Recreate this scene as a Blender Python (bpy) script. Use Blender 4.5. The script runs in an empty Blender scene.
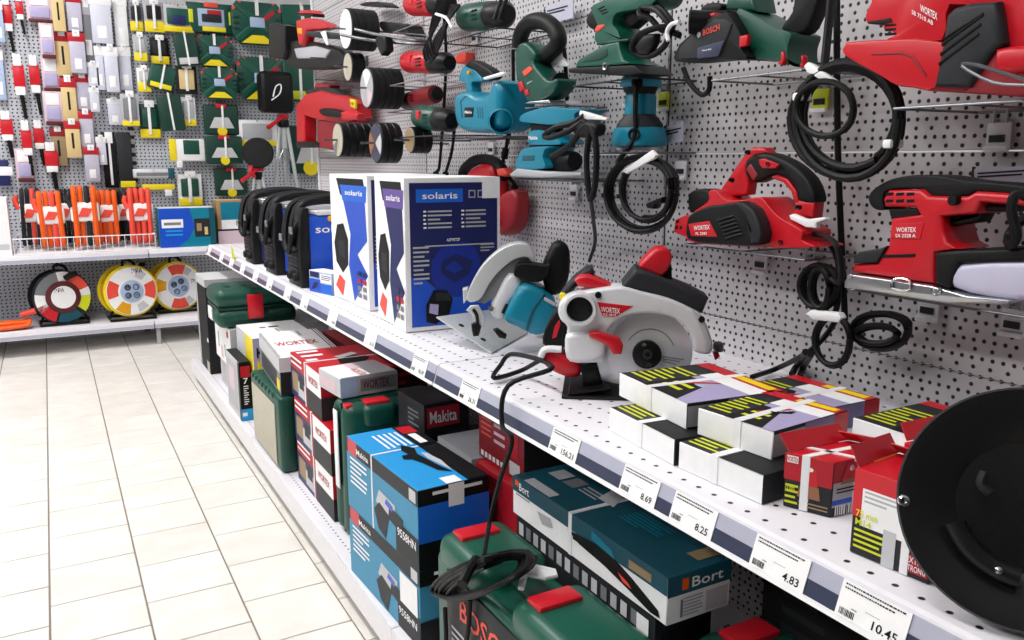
import bpy, bmesh, math, random
from mathutils import Vector as V, Matrix
random.seed(7)
SC = bpy.context.scene
COL = SC.collection

# ------------------------------------------------------------------ camera
F = 825.0                                   # focal length in pixels of a 1024 px wide frame
CAM = V((0, 0, 1.03))
PITCH = math.atan(160 / F)
YAW = math.atan(468 / math.hypot(F, 160))
FW = V((math.sin(YAW) * math.cos(PITCH), math.cos(YAW) * math.cos(PITCH), -math.sin(PITCH)))
RT = V((math.cos(YAW), -math.sin(YAW), 0))
UP = RT.cross(FW)
cd = bpy.data.cameras.new('camera'); cd.sensor_width = 36; cd.lens = F / 1024 * 36; cd.clip_start = .02
cam = bpy.data.objects.new('camera', cd); COL.objects.link(cam)
cam.matrix_world = Matrix(((RT.x, UP.x, -FW.x, CAM.x), (RT.y, UP.y, -FW.y, CAM.y), (RT.z, UP.z, -FW.z, CAM.z), (0, 0, 0, 1)))
SC.camera = cam

def ray(u, v): return FW * F + RT * (u - 512) + UP * (320 - v)
def onx(q, x): d = ray(*q); return CAM + d * ((x - CAM.x) / d.x)
def ony(q, y): d = ray(*q); return CAM + d * ((y - CAM.y) / d.y)
def onz(q, z): d = ray(*q); return CAM + d * ((z - CAM.z) / d.z)
def atd(q, d): return CAM + ray(*q) * (d / F)            # at depth d along the optical axis
def onp(q, o, n): d = ray(*q); return CAM + d * ((o - CAM).dot(n) / d.dot(n))

# ------------------------------------------------------------------ world, lamps, exposure
w = bpy.data.worlds.new('world'); SC.world = w; w.use_nodes = True
w.node_tree.nodes['Background'].inputs[0].default_value = (.93, .95, 1, 1)
w.node_tree.nodes['Background'].inputs[1].default_value = .06
SC.view_settings.view_transform = 'Standard'; SC.view_settings.look = 'None'
SC.view_settings.gamma = 1; SC.view_settings.use_curve_mapping = False
SC.view_settings.exposure = -.12
CEIL = 2.9
LAMPS = [(-.35, .6, 17), (-.35, 2.3, 23), (-.35, 4.0, 34), (-2.3, .6, 30), (-2.3, 2.3, 30), (-2.3, 4.0, 30), (2.6, 2.3, 14)]  # leftmost row is added out of view to brighten the tool wall
for lx, ly, e in LAMPS:
    ld = bpy.data.lights.new('ceiling_light_glow', 'AREA'); ld.shape = 'RECTANGLE'; ld.size = .30; ld.size_y = 1.2
    ld.energy = e; ld.color = (1, .985, .97)
    lo = bpy.data.objects.new('ceiling_light_glow', ld); COL.objects.link(lo); lo.location = (lx, ly, CEIL - .085)

# ------------------------------------------------------------------ materials
def lin(h):
    h = h.lstrip('#'); c = [int(h[i:i + 2], 16) / 255 for i in (0, 2, 4)]
    return tuple(x / 12.92 if x <= .04045 else ((x + .055) / 1.055) ** 2.4 for x in c)
MATS = {}
def mk(name, hexc, rough=.5, metal=0, noise=.06, scale=60, bump=0, emit=0, trans=0, coat=0, spec=None):
    m = bpy.data.materials.new(name); m.use_nodes = True
    nt = m.node_tree; b = nt.nodes['Principled BSDF']; c = lin(hexc)
    b.inputs['Roughness'].default_value = rough; b.inputs['Metallic'].default_value = metal
    if spec is not None: b.inputs['Specular IOR Level'].default_value = spec
    if coat: b.inputs['Coat Weight'].default_value = coat
    tc = nt.nodes.new('ShaderNodeTexCoord')
    nz = nt.nodes.new('ShaderNodeTexNoise'); nz.inputs['Scale'].default_value = scale; nz.inputs['Detail'].default_value = 3
    nt.links.new(tc.outputs['Object'], nz.inputs['Vector'])
    mx = nt.nodes.new('ShaderNodeMix'); mx.data_type = 'RGBA'
    mx.inputs[6].default_value = tuple(x * (1 - noise) for x in c) + (1,)
    mx.inputs[7].default_value = tuple(min(1, x * (1 + noise)) for x in c) + (1,)
    nt.links.new(nz.outputs['Fac'], mx.inputs[0]); nt.links.new(mx.outputs[2], b.inputs['Base Color'])
    if bump:
        bp = nt.nodes.new('ShaderNodeBump'); bp.inputs['Strength'].default_value = bump; bp.inputs['Distance'].default_value = .001
        nt.links.new(nz.outputs['Fac'], bp.inputs['Height']); nt.links.new(bp.outputs[0], b.inputs['Normal'])
    if emit:
        b.inputs['Emission Color'].default_value = c + (1,); b.inputs['Emission Strength'].default_value = emit
    if trans: b.inputs['Transmission Weight'].default_value = trans
    MATS[name] = m; return m
for n_, a_ in dict(
    white=('#f2f2f4', .45), shelf_white=('#eceaf0', .38), paper=('#f6f6f7', .7), paper_grey=('#c9c9cc', .7), pink_paper=('#dcc3cb', .6),
    cardboard=('#b58a5c', .8), black=('#101112', .42), black_gloss=('#161617', .24), rubber=('#0e0f10', .5), dark=('#1d1e20', .6),
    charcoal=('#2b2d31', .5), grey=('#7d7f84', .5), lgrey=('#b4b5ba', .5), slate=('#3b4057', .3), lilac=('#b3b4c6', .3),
    red=('#cc1526', .36), red_tool=('#c40f20', .34), dred=('#8f1420', .5), maroon=('#571019', .6), crimson=('#b80f24', .5), orange=('#f2600f', .5),
    coral=('#ee4f3d', .5), yellow=('#f3dc12', .5), amber=('#e8a411', .4), lime=('#d8e021', .5),
    green=('#0d4a3c', .38), dgreen=('#0b3a2e', .42), mgreen=('#0c5443', .36), teal=('#087f9b', .34), dteal=('#06505e', .45), bort=('#075061', .5),
    blue=('#1668d8', .4), rblue=('#1550c8', .35), navy=('#101d5c', .45), deepblue=('#0c2c94', .45), sky=('#1d9be0', .5), mkblue=('#3d8fb5', .55), purple=('#66509a', .5),
    cream=('#dcc28a', .6), skin_print=('#9a6a4c', .6), lavender=('#b0a8cf', .5), violet=('#8d86b4', .5), pale_blue=('#a9bedb', .5),
    beige=('#bdb7a6', .6), tan=('#a08865', .6)).items():
    mk(n_, *a_, spec=.25 if n_ in ('black', 'rubber', 'dark', 'charcoal') else None)
mk('steel', '#c3c5c8', .28, 1, .05); mk('chrome', '#d8dadd', .15, 1, .03); mk('dsteel', '#6b6d72', .35, 1)
mk('alu', '#d3d8d9', .36, .35, .05); mk('blade', '#dddde2', .32, .45, .08, 20)
mk('wire', '#75777c', .35, .9); mk('silver_plastic', '#e2e3e7', .36, .1); mk('card_lilac', '#cdcde0', .5); mk('blister', '#d3d5e4', .4); mk('sleeve_lilac', '#bfbccf', .45)
mk('frosted', '#c7c4dc', .35, 0, .04); mk('clear_plastic', '#e6e9f2', .12, 0, .02, 30, 0, 0, .55)
mk('lamp_diffuser', '#ffffff', .4, 0, 0, 30, 0, 6)
mk('wall_paint', '#eeeef0', .8, 0, .03, 8); mk('ceiling_paint', '#f3f3f3', .9, 0, .03, 8)
mk('grout', '#8e867c', .9, 0, .15, 200)
mk('strip_white', '#e8e6ea', .4)
mk('kick', '#6a5b48', .7)
def tile_mat():
    m = mk('floor_tile', '#e9e4dc', .32, 0, 0, 5); nt = m.node_tree; b = nt.nodes['Principled BSDF']
    nz = nt.nodes.new('ShaderNodeTexNoise'); nz.inputs['Scale'].default_value = 9; nz.inputs['Detail'].default_value = 6
    oi = nt.nodes.new('ShaderNodeObjectInfo'); tc = nt.nodes.new('ShaderNodeNewGeometry')
    rp = nt.nodes.new('ShaderNodeValToRGB'); e = rp.color_ramp.elements
    e[0].position = .3; e[0].color = lin('#e6e1d9') + (1,); e[1].position = .75; e[1].color = lin('#f4f1ec') + (1,)
    hs = nt.nodes.new('ShaderNodeHueSaturation'); mr = nt.nodes.new('ShaderNodeMapRange')
    mr.inputs[3].default_value = .95; mr.inputs[4].default_value = 1.04
    nt.links.new(tc.outputs['Position'], nz.inputs['Vector']); nt.links.new(nz.outputs['Fac'], rp.inputs[0])
    nt.links.new(oi.outputs['Random'], mr.inputs[0]); nt.links.new(mr.outputs[0], hs.inputs['Value'])
    nt.links.new(rp.outputs[0], hs.inputs['Color']); nt.links.new(hs.outputs[0], b.inputs['Base Color'])
tile_mat()
def peg_mat(name, axis, hexc, dense=.0157, sparse=.026, rowp=.027, r=.0033, z0=.7, rough=.45, band=None):
    """painted steel panel punched with round holes: dense rows and sparse rows in turn"""
    m = bpy.data.materials.new(name); m.use_nodes = True; nt = m.node_tree; b = nt.nodes['Principled BSDF']
    b.inputs['Roughness'].default_value = rough
    N = lambda op, a, bb=None, c=None: _math(nt, op, a, bb, c)
    tc = nt.nodes.new('ShaderNodeNewGeometry'); sp = nt.nodes.new('ShaderNodeSeparateXYZ'); nt.links.new(tc.outputs['Position'], sp.inputs[0])
    h = sp.outputs[axis[0]]; z = sp.outputs[axis[1]]
    def lattice(pu, pv, ou, ov):
        a = N('SUBTRACT', N('FRACT', N('DIVIDE', N('ADD', h, ou + 50 * pu), pu)), .5); a = N('MULTIPLY', a, pu)
        c = N('SUBTRACT', N('FRACT', N('DIVIDE', N('ADD', z, ov + 50 * pv), pv)), .5); c = N('MULTIPLY', c, pv)
        return N('SQRT', N('ADD', N('MULTIPLY', a, a), N('MULTIPLY', c, c)))
    d = N('MINIMUM', lattice(dense, rowp, 0, -z0), lattice(sparse, rowp, .004, -z0 + rowp / 2))
    if band: d = N('ADD', d, N('MULTIPLY', N('GREATER_THAN', N('MULTIPLY', N('SUBTRACT', z, band[0]), N('SUBTRACT', band[1], z)), 0), 1))
    mask = nt.nodes.new('ShaderNodeMapRange'); mask.inputs[1].default_value = r * .86; mask.inputs[2].default_value = r * 1.1
    nt.links.new(d, mask.inputs[0])
    nz = nt.nodes.new('ShaderNodeTexNoise'); nz.inputs['Scale'].default_value = 14; nt.links.new(tc.outputs['Position'], nz.inputs['Vector'])
    cr = nt.nodes.new('ShaderNodeMix'); cr.data_type = 'RGBA'; c = lin(hexc)
    cr.inputs[6].default_value = tuple(x * .95 for x in c) + (1,); cr.inputs[7].default_value = c + (1,); nt.links.new(nz.outputs['Fac'], cr.inputs[0])
    mx = nt.nodes.new('ShaderNodeMix'); mx.data_type = 'RGBA'; mx.inputs[6].default_value = (.012, .012, .014, 1)
    nt.links.new(mask.outputs[0], mx.inputs[0]); nt.links.new(cr.outputs[2], mx.inputs[7]); nt.links.new(mx.outputs[2], b.inputs['Base Color'])
    bp = nt.nodes.new('ShaderNodeBump'); bp.inputs['Strength'].default_value = .5; bp.inputs['Distance'].default_value = .002
    nt.links.new(mask.outputs[0], bp.inputs['Height']); nt.links.new(bp.outputs[0], b.inputs['Normal'])
    MATS[name] = m
def _math(nt, op, a, bb=None, c=None):
    n = nt.nodes.new('ShaderNodeMath'); n.operation = op
    for i, x in enumerate((a, bb, c)):
        if x is None: continue
        if isinstance(x, (int, float)): n.inputs[i].default_value = x
        else: nt.links.new(x, n.inputs[i])
    return n.outputs[0]
peg_mat('pegboard', (1, 2), '#d0cdd0')
peg_mat('pegboard_back', (0, 2), '#c6cad2', dense=.0225, sparse=.0225, rowp=.039, r=.0047)
peg_mat('shelf_punched', (1, 0), '#eceaf0', dense=.027, sparse=.027, rowp=.081, r=.0033, z0=.6175, band=(.79, 1.09))
peg_mat('base_punched', (1, 0), '#e6e4ea', dense=.02, sparse=.02, rowp=.08, r=.0028, z0=.515, band=(.62, 1.2))

# ------------------------------------------------------------------ mesh tools
def cr_closed(P, sub=4):
    n = len(P); out = []
    for i in range(n):
        a, b, c, d = P[i - 1], P[i], P[(i + 1) % n], P[(i + 2) % n]
        for k in range(sub):
            t = k / sub; out.append(.5 * ((2 * b) + (c - a) * t + (2 * a - 5 * b + 4 * c - d) * t * t + (3 * b - a - 3 * c + d) * t ** 3))
    return out
def cr_open(P, sub=6):
    P = [2 * P[0] - P[1]] + list(P) + [2 * P[-1] - P[-2]]; out = []
    for i in range(1, len(P) - 2):
        a, b, c, d = P[i - 1], P[i], P[i + 1], P[i + 2]
        for k in range(sub):
            t = k / sub; out.append(.5 * ((2 * b) + (c - a) * t + (2 * a - 5 * b + 4 * c - d) * t * t + (3 * b - a - 3 * c + d) * t ** 3))
    return out + [P[-2]]
class B:
    """collects geometry with materials; obj() links it as one mesh object"""
    def __init__(s): s.v = []; s.f = []; s.m = []; s.ml = []
    def mi(s, m):
        if m not in s.ml: s.ml.append(m)
        return s.ml.index(m)
    def add(s, vs, fs, m):
        o = len(s.v); k = s.mi(m); s.v += [V(x) for x in vs]
        for f in fs: s.f.append([i + o for i in f]); s.m.append(k)
        return s
    def bm(s, bm, m):
        bm.verts.index_update(); s.add([v.co.copy() for v in bm.verts], [[v.index for v in f.verts] for f in bm.faces], m); bm.free(); return s
    def box(s, c, d, m, bev=0, ax=None, seg=2, fm=None):
        c = V(c); ax = ax or (V((1, 0, 0)), V((0, 1, 0)), V((0, 0, 1)))
        bm = bmesh.new(); bmesh.ops.create_cube(bm, size=1)
        for v in bm.verts: v.co = V((v.co.x * d[0], v.co.y * d[1], v.co.z * d[2]))
        if bev: bmesh.ops.bevel(bm, geom=bm.edges[:], offset=min(bev, min(d) * .49), segments=seg, profile=.5, affect='EDGES')
        for v in bm.verts: v.co = c + ax[0] * v.co.x + ax[1] * v.co.y + ax[2] * v.co.z
        return s.bm(bm, m)
    def prism(s, P, n, depth, m, bev=0, seg=2, sm=0, back=True):
        P = [V(p) for p in P]; n = V(n).normalized()
        if sm: P = cr_closed(P, sm)
        bm = bmesh.new(); a = [bm.verts.new(p) for p in P]; b = [bm.verts.new(p + n * depth) for p in P]
        k = len(P); f0 = bm.faces.new(a); f1 = bm.faces.new(list(reversed(b)))
        for i in range(k): bm.faces.new((a[i], b[i], b[(i + 1) % k], a[(i + 1) % k]))
        bmesh.ops.recalc_face_normals(bm, faces=bm.faces[:])
        if bev:
            es = list(f0.edges) + (list(f1.edges) if back else [])
            bmesh.ops.bevel(bm, geom=es, offset=bev, segments=seg, profile=.5, affect='EDGES', clamp_overlap=True)
        return s.bm(bm, m)
    def lathe(s, p0, ax, prof, m, n=28, flat=None):
        p0 = V(p0); ax = V(ax).normalized(); a = ax.orthogonal().normalized(); b = ax.cross(a)
        vs = []; fs = []
        for t, r in prof:
            for i in range(n): an = 2 * math.pi * i / n; vs.append(p0 + ax * t + (a * math.cos(an) + b * math.sin(an)) * r)
        for j in range(len(prof) - 1):
            for i in range(n): q = (i + 1) % n; fs.append([j * n + i, j * n + q, (j + 1) * n + q, (j + 1) * n + i])
        if prof[0][1] > 1e-5: fs.append(list(reversed(range(n))))
        if prof[-1][1] > 1e-5: fs.append([(len(prof) - 1) * n + i for i in range(n)])
        return s.add(vs, fs, m)
    def cyl(s, p0, p1, r0, m, r1=None, n=20, bev=0):
        p0 = V(p0); p1 = V(p1); L = (p1 - p0).length; r1 = r0 if r1 is None else r1
        pr = [(0, r0), (L, r1)] if not bev else [(0, r0 - bev), (bev * .3, r0 - bev * .3), (bev, r0), (L - bev, r1), (L - bev * .3, r1 - bev * .3), (L, r1 - bev)]
        return s.lathe(p0, p1 - p0, pr, m, n)
    def tube(s, P, r, m, n=7, sub=5, closed=False, rads=None):
        P = [V(p) for p in P]
        Q = P if sub <= 1 else (cr_closed(P, sub) if closed else cr_open(P, sub))
        k = len(Q); vs = []; fs = []; fr = None
        for i, p in enumerate(Q):
            t = (Q[(i + 1) % k] - Q[i - 1]) if closed else (Q[min(i + 1, k - 1)] - Q[max(i - 1, 0)])
            if t.length < 1e-9: t = V((0, 0, 1))
            t.normalize()
            fr = t.orthogonal().normalized() if fr is None else (fr - t * fr.dot(t)).normalized()
            b = t.cross(fr); rr = r if rads is None else rads[0] + (rads[-1] - rads[0]) * i / (k - 1)
            for j in range(n): an = 2 * math.pi * j / n; vs.append(p + (fr * math.cos(an) + b * math.sin(an)) * rr)
        for i in range(k if closed else k - 1):
            q = (i + 1) % k
            for j in range(n): z = (j + 1) % n; fs.append([i * n + j, i * n + z, q * n + z, q * n + j])
        if not closed: fs.append(list(reversed(range(n)))); fs.append([(k - 1) * n + j for j in range(n)])
        return s.add(vs, fs, m)
    def quad(s, O, U, W, N, m, off=.0004): # flat print
        O = V(O) + N * off; return s.add([O, O + U, O + U + W, O + W], [[0, 1, 2, 3]], m)
    def poly(s, P, m): return s.add(P, [list(range(len(P)))], m)
    def text(s, t, O, U, W, N, m, off=.0006, fit=True):
        """t fitted to the rectangle O, U, W"""
        vs, fs, bw, bh = TXT[t]; O = V(O) + N * off
        return s.add([O + U * (x / bw) + W * (y / bh) for x, y in vs], fs, m)
    def obj(s, name, parent=None, loc=None, rz=0, world=True, angle=38):
        me = bpy.data.meshes.new(name); o = loc if loc is not None else (worig(parent) if (parent is not None and world) else V((0, 0, 0)))
        o = V(o); vs = s.v
        if world and (loc is not None or parent is not None): vs = [p - o for p in s.v]
        me.from_pydata([tuple(p) for p in vs], [], s.f)
        for m in s.ml: me.materials.append(MATS[m])
        me.polygons.foreach_set('material_index', s.m); me.polygons.foreach_set('use_smooth', [True] * len(s.f))
        me.update(); me.set_sharp_from_angle(angle=math.radians(angle))
        ob = bpy.data.objects.new(name, me); COL.objects.link(ob)
        if loc is not None: ob.location = loc
        if rz: ob.rotation_euler = (0, 0, rz)
        if parent is not None: ob.parent = parent; ob.location = (0, 0, 0) if loc is None else loc
        return ob
def worig(o):
    p = V((0, 0, 0))
    while o is not None: p = p + V(o.location); o = o.parent
    return p
def tag(o, label, cat, group=None):
    o['label'] = label; o['category'] = cat
    if group: o['group'] = group
    return o
def struct(o): o['kind'] = 'structure'; return o
def thing(name, label, cat, loc, group=None, rz=0):
    e = bpy.data.objects.new(name, None); COL.objects.link(e); e.location = loc; e.rotation_euler = (0, 0, rz); e.empty_display_size = .02
    return tag(e, label, cat, group)
TXT = {}
def prepare_text(strings):
    obs = []
    for t in strings:
        cu = bpy.data.curves.new('t', 'FONT'); cu.body = t; cu.resolution_u = 2; cu.offset = .012
        o = bpy.data.objects.new('t', cu); COL.objects.link(o); obs.append((t, o, cu))
    dg = bpy.context.evaluated_depsgraph_get()
    for t, o, cu in obs:
        me = bpy.data.meshes.new_from_object(o.evaluated_get(dg))
        P = [(v.co.x, v.co.y) for v in me.vertices]; x0 = min(p[0] for p in P); y0 = min(p[1] for p in P)
        bw = max(p[0] for p in P) - x0; bh = max(p[1] for p in P) - y0
        TXT[t] = ([(x - x0, y - y0) for x, y in P], [list(f.vertices) for f in me.polygons], bw or 1, bh or 1)
        bpy.data.meshes.remove(me)
    for t, o, cu in obs: bpy.data.objects.remove(o); bpy.data.curves.remove(cu)
TAGS = [('116.50', 4.00), ('89.90', 3.696), ('64.30', 3.475), ('72.10', 3.258), ('55.00', 3.031), ('48.60', 2.816), ('93.40', 2.576), ('99.00', 2.379), ('39.00', 2.106), ('35.10', 1.809),
        ('96.39', 1.516), ('26.31', 1.286), ('156.21', .971), ('8.69', .793), ('8.25', .691), ('4.83', .558), ('10.45', .446)]
prepare_text(['WORTEX', 'solaris', 'Makita', 'Bort', 'BOSCH', 'K', '7', 'TE', 'PK 3008', 'PL 2582', 'SX 2328 A', 'SB 7510 AB', 'CS 1813', '9558HN', 'EXTRA', 'STRONG', '75 mm', 'M14', '9', 'WORTEX ',
              'Welding helmet', 'ASF90TSF', 'Casco di saldatura', 'ЭРА', '125mm', 'M16', 'Heavy duty'] + [t[0] for t in TAGS])

# ================================================================== the setting
def slab(name, lo, hi, m):
    b = B(); b.box([(a + c) / 2 for a, c in zip(lo, hi)], [c - a for a, c in zip(lo, hi)], m); return b.obj(name)
floor = struct(slab('floor', (-4, -3, -.1), (4, 6.2, -.004), 'grout'))
TW = .2008
tb = B(); tb.box((0, 0, -.005), (TW - .0042, TW - .0042, .01), 'floor_tile', bev=.0012, seg=1)
t0 = tb.obj('tile'); t0.parent = floor
tile_me = t0.data; first = True; far = []
for ci in range(-19, 20):
    for ri in range(-13, 30):
        x = -.085 + TW * (ci + .5); y = 2.28 + TW * (ri + (.5 if ci % 2 == 0 else .03))
        if not (-4 < x < 4 and -2.9 < y < 6.1): continue
        if -4 <= ci <= 3 and 0.55 < y < 5.4:
            if first: o = t0; first = False
            else: o = bpy.data.objects.new('tile', tile_me); COL.objects.link(o); o.parent = floor
            o.location = (x, y, 0)
        else: far.append((x, y))
fb = B()
for x, y in far: h = TW / 2 - .002; fb.add([(x - h, y - h, -.0005), (x + h, y - h, -.0005), (x + h, y + h, -.0005), (x - h, y + h, -.0005)], [[0, 1, 2, 3]], 'floor_tile')
o = fb.obj('outer_tiles'); o.parent = floor; o['kind'] = 'stuff'
struct(slab('wall_back', (-4, 6.0, 0), (4, 6.2, CEIL), 'wall_paint'))
struct(slab('wall_right', (3.4, -3, 0), (3.6, 6.2, CEIL), 'wall_paint'))
struct(slab('ceiling', (-4, -3, CEIL), (4, 6.2, CEIL + .1), 'ceiling_paint'))
for i, (lx, ly, e) in enumerate(LAMPS):
    t = thing('ceiling_light', ['white linear ceiling light above the aisle, at the open end', 'white linear ceiling light above the middle of the aisle', 'white linear ceiling light above the aisle before the extension reels',
                                'white linear ceiling light added beside the aisle to brighten the wall, at the open end', 'white linear ceiling light added beside the middle of the aisle to brighten the wall', 'white linear ceiling light added beside the aisle to brighten the wall, at the far end', 'white linear ceiling light behind the tool wall'][i], 'ceiling light', (lx, ly, CEIL - .08))
    b = B(); b.box((lx, ly, CEIL - .035), (.36, 1.28, .07), 'white', bev=.006); b.obj('housing', t)
    b = B(); b.box((lx, ly, CEIL - .074), (.30, 1.2, .008), 'lamp_diffuser'); b.obj('diffuser', t)

# ------------------------------------------------------------------ tool wall: gondola along the aisle
PX = 1.185                       # face of the punched panels
SZ = .64; BZ = .107              # upper and base shelf tops
YJ = [-1.20, .118, 1.436, 2.754, 4.072]
gon = thing('gondola_shelving', 'long white gondola with punched steel back and two shelves of power tools', 'shelving', (.9, 1.4, 0))
zs = [BZ - .06, .383, .713, 1.043, 1.373, 1.703, 2.033]
for i in range(4):
    for j in range(6):
        b = B(); y0, y1 = YJ[i] + .005, YJ[i + 1] - .005
        b.box((PX + .006, (y0 + y1) / 2, (zs[j] + zs[j + 1]) / 2), (.012, y1 - y0, zs[j + 1] - zs[j] - .0022), 'pegboard', bev=.0012, seg=1)
        b.obj('back_panel', gon)
def slot_mat():
    m = mk('slotted', '#b9b8bc', .45); nt = m.node_tree; bs = nt.nodes['Principled BSDF']
    old = bs.inputs['Base Color'].links[0].from_socket
    tc = nt.nodes.new('ShaderNodeTexCoord'); sp = nt.nodes.new('ShaderNodeSeparateXYZ'); nt.links.new(tc.outputs['Object'], sp.inputs[0])
    fr = _math(nt, 'FRACT', _math(nt, 'DIVIDE', _math(nt, 'ADD', sp.outputs[2], 10), .05)); g = _math(nt, 'GREATER_THAN', fr, .45)
    mx = nt.nodes.new('ShaderNodeMix'); mx.data_type = 'RGBA'; nt.links.new(g, mx.inputs[0]); mx.inputs[6].default_value = (.012, .012, .014, 1)
    nt.links.new(old, mx.inputs[7]); nt.links.new(mx.outputs[2], bs.inputs['Base Color'])
slot_mat()
for i, y in enumerate(YJ):
    b = B(); b.box((PX + .02, y, 1.04), (.036, .03, 2.08), 'lgrey', bev=.002)
    up = b.obj('upright', gon)
    b = B(); b.box((PX + .0016, y, 1.04), (.001, .0035, 2.0), 'dark'); b.obj('slot_line', up)
# base: deck, front fascia, recessed plinth
for i in range(4):
    y0, y1 = YJ[i] + .001, YJ[i + 1] - .001; ym = (y0 + y1) / 2; L = y1 - y0
    b = B(); b.box(((.527 + PX) / 2, ym, BZ - .006), (PX - .527, L, .012), 'base_punched', bev=.003); d = b.obj('base_deck', gon)
    b = B(); b.prism([(.522, y0, BZ - .001), (.521, y0, BZ - .060), (.537, y0, BZ - .060), (.537, y0, BZ - .012), (.53, y0, BZ - .001)], (0, 1, 0), L, 'strip_white', bev=.0015, seg=1); b.obj('fascia', d)
    b = B(); b.box((.85, ym, .024), (.5, L, .046), 'kick'); b.obj('plinth', d)
# upper shelf: punched deck, price rail with clear flap
for i in range(4):
    y0, y1 = YJ[i] + .0025, YJ[i + 1] - .0025; ym = (y0 + y1) / 2; L = y1 - y0
    b = B(); b.box(((.64 + PX) / 2, ym, SZ - .003), (PX - .64, L, .006), 'shelf_punched', bev=.002); b.box((.66, ym, SZ - .02), (.012, L, .03), 'shelf_white')
    d = b.obj('shelf', gon)
    b = B(); b.prism([(.6415, y0, SZ + .0005), (.637, y0, SZ - .002), (.624, y0, SZ - .042), (.628, y0, SZ - .046), (.645, y0, SZ - .046), (.646, y0, SZ - .006)], (0, 1, 0), L, 'shelf_white', bev=.0008, seg=1)
    b.obj('rail', d)
    # flap: pale upper half, lower half with dark reflection painted in, white lip
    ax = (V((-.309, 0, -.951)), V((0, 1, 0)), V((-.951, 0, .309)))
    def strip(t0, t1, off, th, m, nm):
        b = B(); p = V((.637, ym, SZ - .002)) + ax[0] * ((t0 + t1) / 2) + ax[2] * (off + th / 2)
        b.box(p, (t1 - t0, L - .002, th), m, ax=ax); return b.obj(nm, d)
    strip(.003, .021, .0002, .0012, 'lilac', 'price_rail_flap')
    strip(.0205, .037, .0002, .0014, 'slate', 'price_rail_strip')
    strip(.037, .043, .0002, .003, 'white', 'price_rail_lip')
    for y in (y0 + .02, y1 - .02):
        b = B(); b.prism([(PX, y - .002, SZ - .006), (.68, y - .002, SZ - .006), (.68, y - .002, SZ - .03), (PX, y - .002, SZ - .10)], (0, 1, 0), .004, 'lgrey'); b.obj('bracket', d)
# end cheek of the gondola, far end
b = B(); b.box((PX + .02, 4.094, 1.04), (.05, .012, 2.08), 'white', bev=.002); b.obj('end_panel', gon)
# price tags in the rail
TAGWHERE = ['at the rail end nearest the extension reels', 'below the innermost black inverter', 'next to the yellow hanging card', 'below the straps of the second black inverter', 'between the joint and the black inverters',
            'just beyond the rail joint under the inverters', 'below the blue inverter', 'below the small blue and white accessory box', 'below the rear blue helmet box', 'below the front blue helmet box',
            'beside the rail joint before the helmet boxes', 'below the teal circular saw', 'reading 156.21 below the white circular saw', 'reading 8.69 below the first white carton', 'reading 8.25 below the second white carton', 'reading 4.83 below the strapped red box',
            'reading 10.45 below the open red box']
ax = (V((0, -1, 0)), V((-.309, 0, -.951)), V((-.951, 0, .309)))
for i, (t, y) in enumerate(TAGS):
    o = V((.637, y, SZ - .002)) + ax[1] * .021 + ax[2] * .0024
    b = B(); b.box(o, (.073, .0365, .0009), 'paper', ax=ax)
    root = b.obj('price_tag', None, loc=o)
    tag(root, f'white paper price tag in the rail {TAGWHERE[i]}', 'price tag', 'price tags along the shelf rail')
    up = -ax[1]; N = ax[2]; W = ax[0]; c = o + N * .0005; ll = c - W * .0365 - up * .018
    p = B(); bx = lambda u0, v0, u1, v1, m='black', of=.0003: p.quad(ll + W * u0 + up * v0, W * (u1 - u0), up * (v1 - v0), N, m, of)
    if y < 1.6:
        x = .004
        while x < .02: d = random.uniform(.0004, .0012); bx(x, .004, x + d, .0105); x += d + random.uniform(.0005, .001)
        for vv, l in ((.0325, .066), (.0288, .058)):
            x = .004
            while x < l: d = random.uniform(.001, .0035); bx(x, vv, x + d, vv + .0015, 'dark'); x += d + .0007
        for vv in (.0015,): bx(.004, vv, .03, vv + .0004, 'lgrey')
        bx(.030, .0165, .046, .0172, 'lgrey'); bx(.016, .0125, .022, .0135, 'grey')
    p.text(t, ll + W * (.066 - .0052 * len(t)) + up * .0045, W * (.0052 * len(t)), up * .0085, N, 'black', .0003)
    p.obj('print', root)

# ------------------------------------------------------------------ far gondola across the aisle end
BY = 5.42; BF = 4.98
gb = thing('gondola_shelving', 'white gondola across the aisle end holding extension reels and bit sets', 'shelving', (.4, 5.2, 0))
XJ = [-2.19, -.86, .46, 1.78]
for i in range(3):
    for z0, z1 in ((.06, .37), (.37, .70), (.70, 1.03), (1.03, 1.36), (1.36, 1.69), (1.69, 1.93)):
        b = B(); b.box(((XJ[i] + XJ[i + 1]) / 2, BY + .006, (z0 + z1) / 2), (XJ[i + 1] - XJ[i] - .034, .012, z1 - z0 - .0022), 'pegboard_back', bev=.001, seg=1); b.obj('back_panel', gb)
for i, x in enumerate(XJ):
    b = B(); b.box((x, BY + .0225, .985), (.034, .04, 1.97), 'slotted', bev=.002); b.obj('upright', gb)
for i in range(3):
    x0, x1 = XJ[i] + .001, XJ[i + 1] - .001; xm = (x0 + x1) / 2; L = x1 - x0
    for zt, nm, f in ((.14, 'base_shelf', BF), (.54, 'shelf', BF)):
        b = B(); b.box((xm, (f + BY) / 2, zt - .01), (L, BY - f, .02), 'shelf_white', bev=.003); d = b.obj(nm, gb)
        b = B(); b.box((xm, f - .004, zt - .022), (L - .004, .010, .044), 'shelf_white', bev=.002); b.obj('rail', d)
        b = B(); b.box((xm, f - .010, zt - .031), (L - .006, .003, .017), 'lilac'); b.obj('price_rail_strip', d)
for x in (XJ[1], XJ[2] + .02):
    b = B(); b.box((x, BF + .035, .06), (.022, .03, .12), 'lgrey', bev=.002); b.cyl((x, BF + .035, 0), (x, BF + .035, .02), .014, 'steel'); b.obj('foot', gb)
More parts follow.
